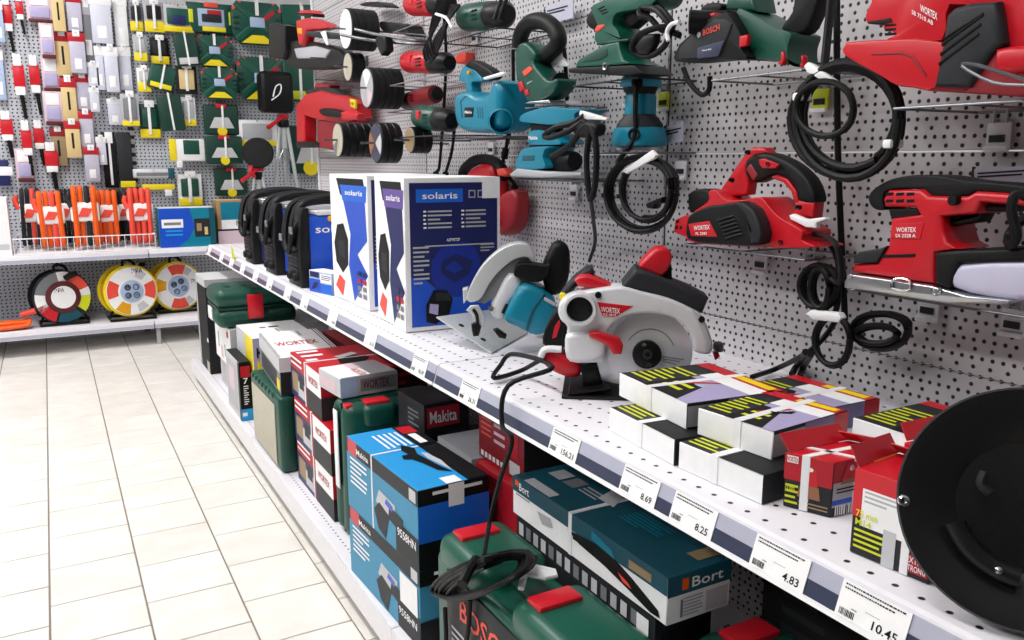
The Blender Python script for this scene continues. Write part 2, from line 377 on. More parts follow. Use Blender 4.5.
struct(slab('baseboard_back', (-4, 5.96, 0), (4, 6.0, .09), 'charcoal'))

# ================================================================== cartons
def face_frame(L, W, h, f):
    X, Y, Z = V((1, 0, 0)), V((0, 1, 0)), V((0, 0, 1)); a, b = L / 2, W / 2
    return {'y': (V((-a, -b, 0)), X * L, Z * h, -Y), 'x': (V((-a, b, 0)), -Y * W, Z * h, -X), 't': (V((-a, -b, h)), X * L, Y * W, Z),
            'tx': (V((-a, b, h)), -Y * W, X * L, Z), 'X': (V((a, -b, 0)), Y * W, Z * h, X), 'Y': (V((a, b, 0)), -X * L, Z * h, Y)}[f]
def decorate(root, L, W, h, prints, texts, straps, strap_m='white'):
    """flat print, lettering and strapping of a carton as parts in its own frame"""
    off = .0005; PB = {}
    for q in prints:
        O, U, W_, N = face_frame(L, W, h, q[0]); p = PB.setdefault({'y': 'front_print', 'x': 'side_print', 't': 'top_print', 'tx': 'top_print'}[q[0]], B())
        if q[1] == 'lines':
            _, _, u0, v0, u1, v1, n, m = q
            for i in range(n):
                vv = v1 - (v1 - v0) * (i + .5) / n; e = u1 if i % 3 != 2 else u0 + (u1 - u0) * random.uniform(.5, .95)
                p.quad(O + U * u0 + W_ * vv, U * (e - u0), W_ * ((v1 - v0) / n * .42), N, m, off)
        elif q[1] == 'bars':
            _, _, u0, v0, u1, v1, m = q; x = u0
            while x < u1: d = (u1 - u0) * random.uniform(.015, .06); p.quad(O + U * x + W_ * v0, U * min(d, u1 - x), W_ * (v1 - v0), N, m, off); x += d + (u1 - u0) * random.uniform(.02, .05)
        elif isinstance(q[1], list): p.poly([O + U * a + W_ * b + N * off for a, b in q[1]], q[2])
        elif q[1] == 'disc':
            _, _, cu, cv, ru, m = q; ru_v = ru * U.length / W_.length
            p.poly([O + U * (cu + ru * math.cos(k * math.pi / 12)) + W_ * (cv + ru_v * math.sin(k * math.pi / 12)) + N * off for k in range(24)], m)
        else:
            _, u0, v0, u1, v1, m = q; p.quad(O + U * u0 + W_ * v0, U * (u1 - u0), W_ * (v1 - v0), N, m, off)
        off += .00006
    for nm, p in PB.items(): p.obj(nm, root, world=False)
    for f, t, u0, v0, u1, v1, m in texts:
        p = B(); O, U, W_, N = face_frame(L, W, h, f); p.text(t, O + U * u0 + W_ * v0, U * (u1 - u0), W_ * (v1 - v0), N, m, off + .0004)
        p.obj('lettering', root, world=False)
    for axis, pos, wd in straps:
        p = B(); th = .0011; z0 = .0006
        if axis == 'y':   # loop in the x-z plane at y = pos
            y = -W / 2 + pos * W
            p.box((0, y, h + th / 2), (L + 2 * th, wd, th), strap_m)
            for sx in (-1, 1): p.box((sx * (L / 2 + th / 2), y, h / 2 + z0 / 2), (th, wd, h - z0), strap_m)
        else:
            x = -L / 2 + pos * L
            p.box((x, 0, h + th / 2), (wd, W + 2 * th, th), strap_m)
            for sy in (-1, 1): p.box((x, sy * (W / 2 + th / 2), h / 2 + z0 / 2), (wd, th, h - z0), strap_m)
        p.obj('strap', root, world=False)
def carton(name, label, fl, nl, nr, zt, h, faces, prints=(), texts=(), straps=(), L=None, W=None, group=None, cat='box', par=False, world_pts=False, bev=.0012, strap_m='white'):
    """fl, nl, nr: far-left, near-left and near-right top corners (pixels met with the plane z = zt)"""
    if world_pts: A, Bq, Cq = (V((p[0], p[1], zt)) for p in (fl, nl, nr))
    else: A, Bq, Cq = onz(fl, zt), onz(nl, zt), onz(nr, zt)
    if par: ux = V((1, 0, 0))
    else: d = (A - Bq).normalized(); ux = V((d.y, -d.x, 0))
    uy = V((-ux.y, ux.x, 0)); Lx = L or (Cq - Bq).dot(ux); Wy = W or (A - Bq).dot(uy)
    rz = math.atan2(ux.y, ux.x); c = Bq + ux * (Lx / 2) + uy * (Wy / 2); c.z = zt - h
    if min(abs(c.z - SZ), abs(c.z - BZ)) < 2e-4: c.z += .0006; h -= .0006
    BOXLOG.append((name, label[:34], round(Lx, 3), round(Wy, 3), round(h, 3), tuple(round(q, 3) for q in c)))
    d_ = faces.get('*', 'paper'); p = B(); a, b = Lx / 2, Wy / 2; e = bev
    # body: bevelled box with a material for each face
    bm = bmesh.new(); bmesh.ops.create_cube(bm, size=1)
    for v in bm.verts: v.co = V((v.co.x * Lx, v.co.y * Wy, v.co.z * h + h / 2))
    bmesh.ops.bevel(bm, geom=bm.edges[:], offset=e, segments=1, affect='EDGES')
    bm.normal_update(); bm.verts.index_update()
    p.v = [v.co.copy() for v in bm.verts]
    for f in bm.faces:
        n = f.normal; k = max((n.z, 't'), (-n.y, 'y'), (-n.x, 'x'), (n.x, 'X'), (n.y, 'Y'), (-n.z, 'b'))[1]
        p.f.append([v.index for v in f.verts]); p.m.append(p.mi(faces.get(k, d_)))
    bm.free()
    ob = p.obj(name, None, loc=c, rz=rz, world=False); ob.location = c
    tag(ob, label, cat, group)
    decorate(ob, Lx, Wy, h, prints, texts, straps, strap_m)
    return ob, Lx, Wy
BOXLOG = []

# ---- upper shelf: white disc cartons and red cup-brush boxes
SHELF2 = 'white cartons stacked on the upper shelf'
wf = {'*': 'charcoal', 'x': 'paper', 't': 'charcoal', 'b': 'paper', 'y': 'charcoal'}
def low_print(): return [('tx', 'lines', .04, .03, .42, .27, 4, 'lime'), ('tx', .5, .0, 1, 1, 'dark'), ('y', .25, .12, .95, .9, 'lgrey'), ('y', 'bars', .3, .2, .9, .6, 'black')]
def top_print(k):
    return [('tx', 'lines', .03, .06, .33, .62, 7, 'lime'), ('tx', [(.36, 0), (.86, 0), (.62, .52), (.36, .52)], 'dark'), ('tx', 'lines', .42, .10, .66, .34, 2, 'lime'), ('tx', 'disc', .62, .56, .16, 'pale_blue'), ('tx', 'disc', .62, .56, .10, 'lgrey'),
            ('tx', [(.36, .52), (.62, .52), (.86, 0), (1, 0), (1, .62), (.36, .62)], 'lavender'), ('tx', .34, .62, 1, .82, 'paper'), ('tx', [(.5, .3), (.66, .62), (.62, .62), (.45, .34)], 'crimson'),
            ('tx', .02, .82, 1, .97, 'red'), ('tx', .45, .86, .95, .95, 'yellow'), ('y', .0, .1, .4, .9, 'lgrey'), ('y', .4, 0, .8, 1, 'violet'), ('y', .8, 0, 1, 1, 'red'), ('y', 'disc', .35, .5, .05, 'blue')]
ZU = SZ + .036
carton('grinder_box', 'white and black carton under the strapped saw-blade cartons, beside the circular saw', (609.4, 407.2), (675, 440), (735, 425), ZU, .0355, wf, low_print(), [], [('x', .5, .012)] and [('y', .5, .012)], L=.17, group=SHELF2)
carton('grinder_box', 'white and black carton on the shelf deck, next to the red strapped box', (679, 441.6), (764, 476), (800, 465), ZU, .0355, wf, low_print(), [], [('y', .55, .012)], L=.17, group=SHELF2)
carton('grinder_box', 'white carton with yellow-lined print and red end, topmost beside the saw guard', (619.4, 372.8), (687.5, 404), (767, 385), ZU + .0365, .036, wf, top_print(0), [], [('y', .52, .012)], L=.165, group=SHELF2)
carton('grinder_box', 'white carton with saw-tooth print, topmost next to the red strapped box', (698, 407.8), (773.4, 432), (856, 415), ZU + .0365, .036, wf, top_print(1) + [('tx', [(.55 + .05 * (i % 2) + .02 * i, .42 + .02 * i) for i in range(0, 9)] + [(.75, .5), (.6, .38)], 'black')], [], [('y', .45, .012)], L=.150, group=SHELF2)
for lb, x, y, zt, k in (('printed carton behind the topmost white cartons, by the cord bundle', .985, .86, ZU + .0005, 0), ('printed carton lying against the punched wall behind the red boxes', 1.04, .655, ZU + .0005, 1)):
    o, L_, W_ = carton('grinder_box', lb, (x - .085, y + .08), (x - .085, y - .08), (x + .085, y - .08), zt, .036, wf, top_print(k) + ([('tx', 'disc', .68, .45, .20, 'pale_blue'), ('tx', 'disc', .68, .45, .12, 'crimson'), ('tx', 'disc', .68, .45, .05, 'paper')] if k else []), [], [('y', .4, .012)], world_pts=True, group=SHELF2)

# ---- red cup-brush boxes
RB = 'red cup brush boxes on the upper shelf'
rf = {'*': 'charcoal', 't': 'red', 'x': 'charcoal', 'y': 'charcoal'}
rp = [('x', 0, .52, 1, 1, 'crimson'), ('y', 0, .55, 1, 1, 'crimson'), ('x', [(.30, .25), (.78, .25), (.74, .48), (.36, .48)], 'skin_print'), ('x', 'disc', .54, .62, .20, 'crimson'), ('x', [(.38, .48), (.72, .48), (.66, .8), (.46, .8)], 'red'), ('x', 'disc', .56, .78, .05, 'paper'),
      ('x', 'lines', .05, .04, .32, .45, 4, 'lime'), ('x', 'lines', .35, .05, .95, .18, 2, 'tan'), ('y', .0, .18, .62, .62, 'lgrey'), ('y', .0, .22, .58, .31, 'rblue'), ('y', 'bars', .05, .02, .52, .20, 'paper'),
      ('y', [(.10, .58), (.42, .58), (.38, .66), (.14, .66)], 'skin_print'), ('y', [(.12, .66), (.40, .66), (.34, .95), (.20, .95)], 'red'), ('y', 'disc', .27, .85, .035, 'paper'), ('y', .62, .62, 1.0, .95, 'yellow'), ('y', 'lines', .05, .40, .55, .52, 2, 'dark'), ('x', .06, .84, .3, .97, 'paper')]
o, L_, W_ = carton('cup_brush_box', 'strapped red and black cup brush box with an open lid, beside the white cartons', (.7155, .625), (.712, .577), (.807, .570), SZ + .0652, .0646, rf, rp,
                   [('x', '75 mm', .06, .34, .26, .44, 'lime'), ('x', 'WORTEX', .05, .86, .30, .95, 'red'), ('y', '9', .255, .80, .285, .9, 'red')], [('y', .55, .008), ('x', .35, .007)], world_pts=True, group=RB)
def flaps(o, L_, W_, h, m):
    b = B(); b.prism([(-L_ / 2 + .004, W_ / 2, h), (L_ / 2, W_ / 2, h), (L_ / 2, W_ / 2 + .012, h + .018), (-L_ / 2 + .006, W_ / 2 + .012, h + .018)], (0, -1, .3), .0012, m); b.obj('flap', o, world=False)
    b = B(); b.prism([(L_ / 2, -W_ / 2, h), (L_ / 2, W_ / 2, h), (L_ / 2 - .02, W_ / 2 - .002, h + .014), (L_ / 2 - .02, -W_ / 2 + .004, h + .014)], (.6, 0, .8), .0012, m); b.obj('flap', o, world=False)
flaps(o, L_, W_, .065, 'red')
for q in [o] + list(o.children): q.data.transform(Matrix(((1, -.5, 0, 0), (0, 1, 0, 0), (0, 0, 1, 0), (0, 0, 0, 1))))
rp2 = [('x', 0, .45, 1, 1, 'red'), ('x', .12, .36, .66, .80, 'paper'), ('x', 'lines', .15, .62, .62, .78, 3, 'lgrey'), ('x', 'lines', .05, .06, .42, .32, 4, 'lime'), ('x', .42, 0, .58, .42, 'paper_grey'), ('x', .7, .06, .98, .26, 'crimson'), ('y', 0, .5, 1, 1, 'red')]
o, L_, W_ = carton('cup_brush_box', 'open red and black cup brush box with a white label, against the black disc', (.676, .512), (.684, .430), (.76, .43), SZ + .09, .09, rf, rp2,
                   [('x', '75 mm', .06, .46, .34, .54, 'lime'), ('x', 'M14', .06, .36, .26, .44, 'lime'), ('x', 'EXTRA', .73, .17, .95, .24, 'paper'), ('x', 'STRONG', .72, .08, .96, .15, 'paper')], [('y', .30, .008)], world_pts=True, L=.075, group=RB)
flaps(o, L_, W_, .09, 'crimson')
o, L_, W_ = carton('cup_brush_box', 'red cup brush box with raised flap, behind the strapped open box', (.825, .565), (.820, .475), (.90, .47), SZ + .075, .075, {'*': 'red', 'y': 'crimson'}, [('x', .1, .1, .9, .45, 'charcoal'), ('t', .2, .3, .8, .7, 'crimson')], [('x', 'WORTEX', .2, .6, .8, .8, 'paper')], [('y', .5, .010)], world_pts=True, L=.08, group=RB)
flaps(o, L_, W_, .075, 'red')

# ---- black dished disc with riveted rim, leaning at the shelf edge
dc = V((.694, .355, SZ + .104)); dn = (CAM - dc); dn = (dn.normalized() + V((-.05, -.10, .05))).normalized()
t = thing('guard_disc', 'large black dished metal disc with riveted rim and curved slot', 'disc', V((dc.x, dc.y, SZ)))
b = B(); b.lathe(dc - dn * .012, dn, [(0, .098), (.004, .102), (.010, .102), (.0125, .100), (.0115, .091), (.006, .07), (-.004, .045), (-.012, .03), (-.014, .0)], 'black_gloss', 64); b.obj('dish', t)
b = B(); b.lathe(dc - dn * .030, dn, [(0, .090), (.018, .096)], 'black', 64); b.obj('back_shell', t)
ea = RT - dn * RT.dot(dn); ea.normalize(); eb = dn.cross(ea)
for an in (176, 78, 300, 20):
    a = math.radians(an); q = dc + (ea * math.cos(a) + eb * math.sin(a)) * .0955
    b = B(); b.lathe(q - dn * .003, dn, [(0, .0058), (.003, .0058), (.0048, .0045), (.0052, .0028), (.0030, .0022), (.003, 0)], 'chrome', 14); b.obj('rivet', t)
pts = [dc + (ea * math.cos(math.radians(a)) + eb * math.sin(math.radians(a))) * .058 + dn * .004 for a in range(192, 262, 8)]
b = B(); b.tube(pts, .0085, 'black', n=10, sub=2); b.obj('curved_slot', t)
b = B(); b.lathe(pts[6] + dn * .006, dn, [(0, .003), (.004, .003), (.005, 0)], 'chrome', 12); b.obj('slot_screw', t)
b = B(); b.tube([dc + ea * -.03 + eb * .03 + dn * .002, dc + ea * -.034 + eb * .02 + dn * .004, dc + ea * -.028 + eb * .012 + dn * .004], .004, 'dark', n=8); b.obj('centre_clip', t)

# ---- welding helmet cartons
hb = {'*': 'paper', 'y': 'paper', 't': 'paper', 'x': 'paper'}
def helm(k):
    pr = [('x', [(.20, .97), (.92, .97), (.98, .84), (.30, .84)], 'dark'), ('x', [(.30, .92), (1.0, .92), (.98, .80), (.36, .80)], ['blue', 'purple'][k]), ('x', [(.38, .80), (.95, .80), (.98, .52), (.72, .40), (.98, .26), (.60, .02), (.48, .30), (.55, .55)], ['rblue', 'navy'][k]),
          ('x', [(.12, .30), (.30, .22), (.46, .30), (.48, .5), (.36, .62), (.18, .60), (.08, .45)], 'dark'), ('x', [(.2, .36), (.38, .34), (.38, .48), (.2, .48)], 'charcoal'), ('x', [(.08, .10), (.28, .03), (.36, .16), (.2, .2)], 'coral'), ('x', [(.60, .02), (.98, .26), (1, 0), (.6, 0)], 'paper'),
          ('y', .055, .03, .965, .965, 'navy'), ('y', [(.055, .03), (.965, .03), (.965, .42), (.75, .34), (.62, .26), (.4, .22), (.2, .34), (.055, .36)], 'rblue'),
          ('y', [(.26, .36), (.32, .27), (.42, .22), (.54, .21), (.66, .25), (.76, .34), (.78, .45), (.72, .54), (.6, .58), (.46, .57), (.34, .53), (.27, .46)], 'deepblue'), ('y', [(.36, .38), (.5, .31), (.66, .36), (.7, .45), (.52, .50), (.38, .46)], 'navy'), ('y', [(.40, .41), (.5, .37), (.6, .40), (.5, .46)], 'deepblue'),
          ('y', .12, .84, .60, .925, 'blue'), ('y', .66, .865, .73, .915, 'lgrey'), ('y', .67, .872, .72, .908, 'navy'), ('y', .755, .865, .825, .915, 'lgrey'), ('y', .765, .872, .815, .908, 'navy'), ('y', .85, .865, .92, .915, 'lgrey'), ('y', .86, .872, .91, .908, 'navy'),
          ('y', 'lines', .19, .66, .22, .79, 5, 'paper'), ('y', 'lines', .235, .66, .48, .79, 5, 'lgrey'), ('y', 'lines', .58, .66, .61, .79, 5, 'paper'), ('y', 'lines', .625, .66, .84, .79, 5, 'lgrey'),
          ('y', 'lines', .08, .30, .24, .56, 9, 'lgrey'), ('y', 'lines', .2, .545, .92, .565, 1, 'lgrey'), ('y', 'lines', .78, .5, .93, .56, 3, 'lgrey'),
          ('y', [(.20, .06), (.30, .04), (.44, .10), (.48, .2), (.42, .26), (.28, .27), (.20, .17)], 'black'), ('y', [(.23, .12), (.32, .1), (.33, .17), (.24, .18)], 'lavender'), ('y', [(.30, .2), (.46, .19), (.44, .24), (.3, .25)], 'charcoal')]
    for i, m in enumerate(('navy', 'crimson', 'grey', 'grey')):
        for j in (0, 1): pr.append(('x', .72 + .13 * j, .24 - .055 * i, .81 + .13 * j, .275 - .055 * i, m))
    tx = [('y', 'solaris', .18, .862, .54, .905, 'paper'), ('y', 'ASF90TSF', .42, .585, .56, .605, 'paper'), ('x', 'solaris', .46, .845, .92, .885, 'paper')]
    return pr, tx
pr, tx = helm(1)
carton('helmet_box', 'white and navy welding helmet carton with purple side, beside the teal saw', (.6985, 1.945), (.6885, 1.731), (.926, 1.722), SZ + .352, .35, hb, pr + [('y', .80, .86, .99, 1.0, 'paper')], tx, world_pts=True, group='welding helmet cartons', cat='box', bev=.002)
pr, tx = helm(0)
carton('helmet_box', 'white and blue welding helmet carton between the inverters and its purple twin', (.703, 2.328), (.7095, 2.035), (.935, 2.045), SZ + .352, .35, hb, pr, tx, world_pts=True, group='welding helmet cartons', bev=.002)
carton('accessory_box', 'small blue and white carton in front of the blue inverter', (.668, 2.46), (.70, 2.335), (.74, 2.35), SZ + .065, .065, {'*': 'pale_blue', 't': 'paper'}, [('x', .0, .0, .5, .62, 'rblue'), ('x', .5, .0, 1, .45, 'blue'), ('x', .5, .5, .98, .92, 'paper'), ('x', 'lines', .55, .6, .95, .85, 3, 'navy'), ('x', [(.1, .1), (.35, .25), (.4, .5), (.2, .45)], 'navy'), ('x', .05, .7, .45, .95, 'navy')], [], world_pts=True, L=.05)

# ---- welding inverters
def inverter(label, x, y, wd, h, blue, k):
    y += 0; global SZ; sz0 = SZ; SZ = SZ + .0006
    t = thing('welding_inverter', label, 'welder', (x + .14, y + wd / 2, SZ), 'welding inverters on the upper shelf')
    b = B(); b.box((x + .155, y + wd / 2, SZ + .008 + (h - .03) / 2), (.25, wd - .008, h - .038), blue, bev=.004)
    for i in range(9): b.box((x + .155, y + .0035, SZ + .05 + i * .0125), (.10, .003, .0035), 'navy')
    cs = b.obj('casing', t)
    b = B()
    for i in range(9): b.box((x + .155, y + .0018, SZ + .0515 + i * .0125), (.10, .0012, .0012), 'lgrey')
    b.obj('vent', cs)
    b = B(); b.text('solaris', V((x + .05, y + .0035, SZ + .168)), V((.13, 0, 0)), V((0, 0, .024)), V((0, -1, 0)), 'paper'); b.obj('lettering', cs)
    for xx, nm in ((x + .025, 'front_frame'), (x + .275, 'rear_frame')):
        b = B(); b.prism([(xx - .025, y, SZ), (xx - .028, y, SZ + h * .5), (xx - .02, y, SZ + h - .02), (xx - .012, y, SZ + h), (xx + .008, y, SZ + h), (xx + .008, y, SZ + .02), (xx + .004, y, SZ)], (0, 1, 0), wd, 'black', bev=.008)
        f = b.obj(nm, t)
        if nm == 'front_frame':
            b = B()
            for i in range(6): b.box((xx - .028, y + wd / 2, SZ + .055 + i * .013), (.006, wd * .7, .005), 'charcoal', bev=.001)
            b.obj('grille', f)
            for i in (0, 1):
                b = B(); b.lathe((xx - .024, y + wd * (.3 + .4 * i), SZ + .03), (-1, 0, 0), [(0, .014), (.012, .014), (.016, .011), (.012, .007), (.004, .007)], 'dark', 16); b.obj('socket', f)
            b = B(); b.lathe((xx - .02, y + wd * .5, SZ + h * .68), (-1, 0, .2), [(0, .013), (.014, .011), (.016, 0)], 'grey', 16); b.obj('knob', f)
    b = B(); b.tube([(x + .02, y + wd / 2, SZ + h - .01), (x + .05, y + wd / 2, SZ + h + .012), (x + .15, y + wd / 2, SZ + h + .018), (x + .24, y + wd / 2, SZ + h + .012), (x + .28, y + wd / 2, SZ + h - .01)], .011, 'black', n=10); b.obj('handle', t)
    b = B(); b.box((x + .155, y + wd / 2, SZ + h - .016), (.2, wd * .96, .014), 'silver_plastic', bev=.003); b.obj('top_plate', t)
    for i in (0, 1): b = B(); b.box((x + .11 + i * .09, y + .004, SZ + h - .034), (.04, .016, .018), 'amber', bev=.006); b.obj('strap_lug', t)
    b = B()
    Q = [V((x + .03, y + wd * .15, SZ + h - .02)), V((x - .005, y + wd * .25, SZ + h * .72)), V((x - .018, y + wd * .4, SZ + h * .45)), V((x - .02, y + wd * .65, SZ + h * .62)), V((x + .01, y + wd * .8, SZ + h + .0)), V((x + .08, y + wd * .75, SZ + h + .026)), V((x + .18, y + wd * .6, SZ + h + .03)), V((x + .27, y + wd * .5, SZ + h + .01))]
    b.tube(Q, .011, 'rubber', n=8, sub=5)
    b.obj('shoulder_strap', t)
    b = B(); b.tube([q + V((.012, -.03, .0)) for q in Q[2:]], .009, 'dark', n=8, sub=5); b.obj('shoulder_strap', t)
    for q in (Q[1], Q[3]): b = B(); b.box(q + V((-.012, 0, 0)), (.006, .03, .022), 'steel', bev=.002); b.obj('buckle', t)
    SZ = sz0
inverter('blue welding inverter with black frame and amber strap lugs, beside the helmet cartons', .660, 2.515, .165, .245, 'rblue', 0)
inverter('black-framed blue welding inverter with a slack shoulder strap, middle of three', .660, 2.84, .165, .245, 'rblue', 1)
inverter('black-framed welding inverter by the yellow card, last on the shelf', .660, 3.19, .165, .245, 'navy', 2)
b = B(); c = V((.634, 3.455, SZ + .006)); b.prism([c + V((0, .03, -.03)), c + V((0, -.03, -.03)), c + V((-.004, -.02, .03)), c + V((-.006, .0, .045)), c + V((-.004, .02, .03))], (1, 0, .1), .0012, 'lime')
tag(b.obj('shelf_card', None, loc=c), 'pale yellow promotional card standing in the shelf rail', 'card')

# ================================================================== base shelf
def wbox(name, label, x0, x1, y0, y1, z0, z1, faces, prints=(), texts=(), straps=(), rz=0, **k):
    m = V(((x0 + x1) / 2, (y0 + y1) / 2, 0)); R = Matrix.Rotation(rz, 3, 'Z')
    P = [R @ (V(p) - m) + m for p in ((x0, y1, 0), (x0, y0, 0), (x1, y0, 0))]
    return carton(name, label, *[(p.x, p.y) for p in P], z1, z1 - z0, faces, prints, texts, straps, L=x1 - x0, W=y1 - y0, world_pts=True, **k)
wbox('tall_carton', 'black standing carton with pale edges at the end of the base shelf', .552, .80, 3.70, 3.96, BZ, .525, {'*': 'dark', 't': 'paper_grey'}, [('x', 0, .92, 1, 1, 'paper_grey'), ('x', .0, 0, .16, 1, 'lgrey'), ('x', .86, .34, 1, .38, 'paper'), ('x', .7, 0, .95, .12, 'beige'), ('y', 0, .92, 1, 1, 'lgrey')], [])
wbox('tool_carton', 'grey-topped white carton carrying the green case with red latch', .562, .95, 3.24, 3.57, BZ + .12, .388, {'*': 'paper', 't': 'paper_grey', 'y': 'lgrey'}, [('x', .35, .1, .5, .4, 'pink_paper'), ('x', .78, .75, .9, .9, 'crimson'), ('x', .2, .3, .26, .7, 'grey'), ('x', .6, .2, .66, .5, 'grey'), ('t', .35, .1, .48, .3, 'lime'), ('t', .48, .1, .62, .3, 'navy'), ('t', .05, .02, .3, .2, 'white')], [])
wbox('tool_carton', 'plain grey carton under the grey-topped white carton', .575, .95, 3.25, 3.57, BZ, BZ + .1195, {'*': 'paper_grey'}, [('x', .1, .1, .9, .9, 'lgrey')], [])
wbox('thin_carton', 'slim upright carton with black spine, red figure 7 and blue foot', .535, .577, 2.955, 3.20, BZ, .325, {'*': 'black', 'x': 'paper_grey', 't': 'dark'}, [('x', .08, .1, .8, .9, 'lgrey'), ('x', .2, .4, .6, .8, 'pink_paper'), ('x', .9, 0, 1, 1, 'black'), ('y', .1, .74, .9, .93, 'crimson'), ('y', 'lines', .3, .26, .7, .6, 9, 'paper'), ('y', 0, 0, 1, .2, 'sky'), ('y', .1, .08, .5, .14, 'paper')], [('y', '7', .3, .63, .7, .73, 'paper')])
wbox('washer_carton', 'white carton with yellow corner and black letter, beside the slim carton', .582, .80, 2.93, 3.21, BZ, .412, {'*': 'paper', 'y': 'lavender', 'x': 'yellow'}, [('x', 0, .0, .55, 1, 'paper_grey'), ('x', .7, .2, .85, .6, 'dark'), ('t', .3, .6, .4, .68, 'grey'), ('t', .45, .6, .62, .68, 'dark'), ('t', .5, .15, .55, .5, 'lgrey'), ('y', .06, .60, .22, .72, 'yellow'), ('y', .0, 0, 1, .4, 'pink_paper')], [('y', 'K', .06, .76, .20, .88, 'black')])
# plastic cases
def case(name, label, x0, x1, y0, y1, z0, z1, bev=.02, seam='x', m='green', group='dark green plastic tool cases'):
    if abs(z0 - BZ) < 2e-4: z0 += .0006
    t = thing(name, label, 'tool case', ((x0 + x1) / 2, (y0 + y1) / 2, z0), group)
    c = V(((x0 + x1) / 2, (y0 + y1) / 2, (z0 + z1) / 2)); d = [x1 - x0, y1 - y0, z1 - z0]; k = 'xyz'.index(seam)
    for s in (-1, 1):
        cc = c.copy(); dd = list(d); dd[k] = d[k] / 2 - .0012; cc[k] += s * d[k] / 4
        b = B(); b.box(cc, dd, m, bev=bev, seg=3); b.obj('shell_half', t)
    b = B(); dd = [q - .014 for q in d]; dd[k] = .01; b.box(c, dd, 'dgreen'); b.obj('seam', t)
    return t
def latch(t, c, d, m='red'):
    b = B(); b.box(c, d, m, bev=.004, seg=2); return b.obj('latch', t)
# flat case at the far end, on the grey-topped carton
t = case('tool_case', 'dark green plastic tool case lying flat, red latch towards the aisle front', .522, .83, 3.25, 3.50, .389, .543, .03, 'z')
latch(t, (.665, 3.243, .472), (.058, .018, .095))
b = B(); b.box((.5215, 3.40, .435), (.004, .08, .05), 'paper', bev=.001); b.obj('label', t)
b = B(); b.tube([(.72, 3.262, .45), (.725, 3.23, .45), (.79, 3.23, .45), (.795, 3.262, .45)], .009, 'dgreen', sub=3); b.obj('handle', t)
b = B()
for i in range(4): b.box((.58 + .06 * i, 3.38, .5432), (.02, .12, .003), 'dgreen', bev=.001)
b.obj('rib', t)
# upright case with label plate
t = case('tool_case', 'upright dark green tool case with ribbed top and beige label plate', .535, .635, 2.37, 2.755, BZ, .344, .012, 'x')
b = B(); b.box((.5338, 2.575, .215), (.003, .31, .19), 'beige', bev=.001); b.obj('label_plate', t)
b = B()
for i in range(7): b.box((.545, 2.45 + .045 * i, .3345), (.028, .02, .016), 'mgreen', bev=.004)
b.obj('rib', t)
b = B(); b.tube([(.585, 2.50, .334), (.585, 2.52, .336), (.585, 2.60, .336), (.585, 2.61, .334)], .009, 'dgreen', sub=3); b.obj('handle', t)
# white carton with red letters, on the upright case
wc = {'*': 'charcoal', 't': 'paper', 'x': 'grey', 'y': 'dark'}
o, L_, W_ = carton('tool_carton', 'white-topped carton lettered in red, resting on the upright green case', (.575, 2.775), (.547, 2.383), (.71, 2.372), .4605, .115, wc,
       [('y', 0, .62, 1, 1, 'paper_grey'), ('x', 0, .6, 1, 1, 'paper_grey'), ('x', .1, .1, .85, .55, 'charcoal'), ('x', .85, .1, .98, .4, 'yellow'), ('tx', .02, .0, .98, .04, 'lgrey'), ('t', .9, 0, .93, 1, 'grey'), ('t', .95, 0, .97, 1, 'dred'), ('t', .6, .75, .66, .95, 'lgrey'), ('y', .15, .1, .9, .5, 'charcoal')],
       [('t', 'WORTEX', .10, .40, .80, .55, 'crimson')], world_pts=True, L=.19, W=.395, group='lettered white tool cartons')
wbox('tool_carton', 'dark maroon carton behind the red-lettered white carton', .78, .98, 2.30, 2.74, BZ, .455, {'*': 'maroon', 't': 'dred'}, [('t', 'lines', .1, .2, .9, .8, 6, 'crimson'), ('x', .1, .1, .9, .6, 'dred'), ('y', 'lines', .1, .6, .9, .9, 4, 'crimson')], [])
RS = 'red tool cartons stacked three high'
for i, (lb, x) in enumerate((('red and white tool carton at the foot of the red stack', .572), ('red and white tool carton in the middle of the red stack', .570), ('red tool carton with white stripes topping the red stack', .574))):
    z0 = BZ + .1252 * i
    wbox('tool_carton', lb, x, x + .205, (1.972, 1.972, 2.052)[i], (2.325, 2.325, 2.358)[i], z0, z0 + .125, {'*': 'crimson', 't': 'red'},
         [('x', 0, 0, .52, .68, 'navy'), ('x', .05, .15, .25, .6, 'tan'), ('x', .25, .1, .48, .45, 'paper_grey'), ('x', .3, .3, .45, .6, 'charcoal'), ('x', .55, 0, 1, .48, 'charcoal'), ('x', .55, .48, 1, 1, 'paper'), ('x', 'lines', .03, .72, .4, .97, 2, 'paper'), ('y', 0, 0, 1, .5, 'charcoal'),
          ('t', 'lines', .05, .45, .35, .95, 3, 'paper'), ('t', [(.4, .3), (.7, .25), (.9, .45), (.7, .6), (.45, .5)], 'black'), ('t', [(.5, .5), (.8, .62), (.75, .7), (.45, .6)], 'paper')], [('x', 'WORTEX', .62, .64, .92, .80, 'crimson'), ('y', 'WORTEX', .1, .6, .8, .85, 'paper')], [('y', .5, .008)], group=RS)
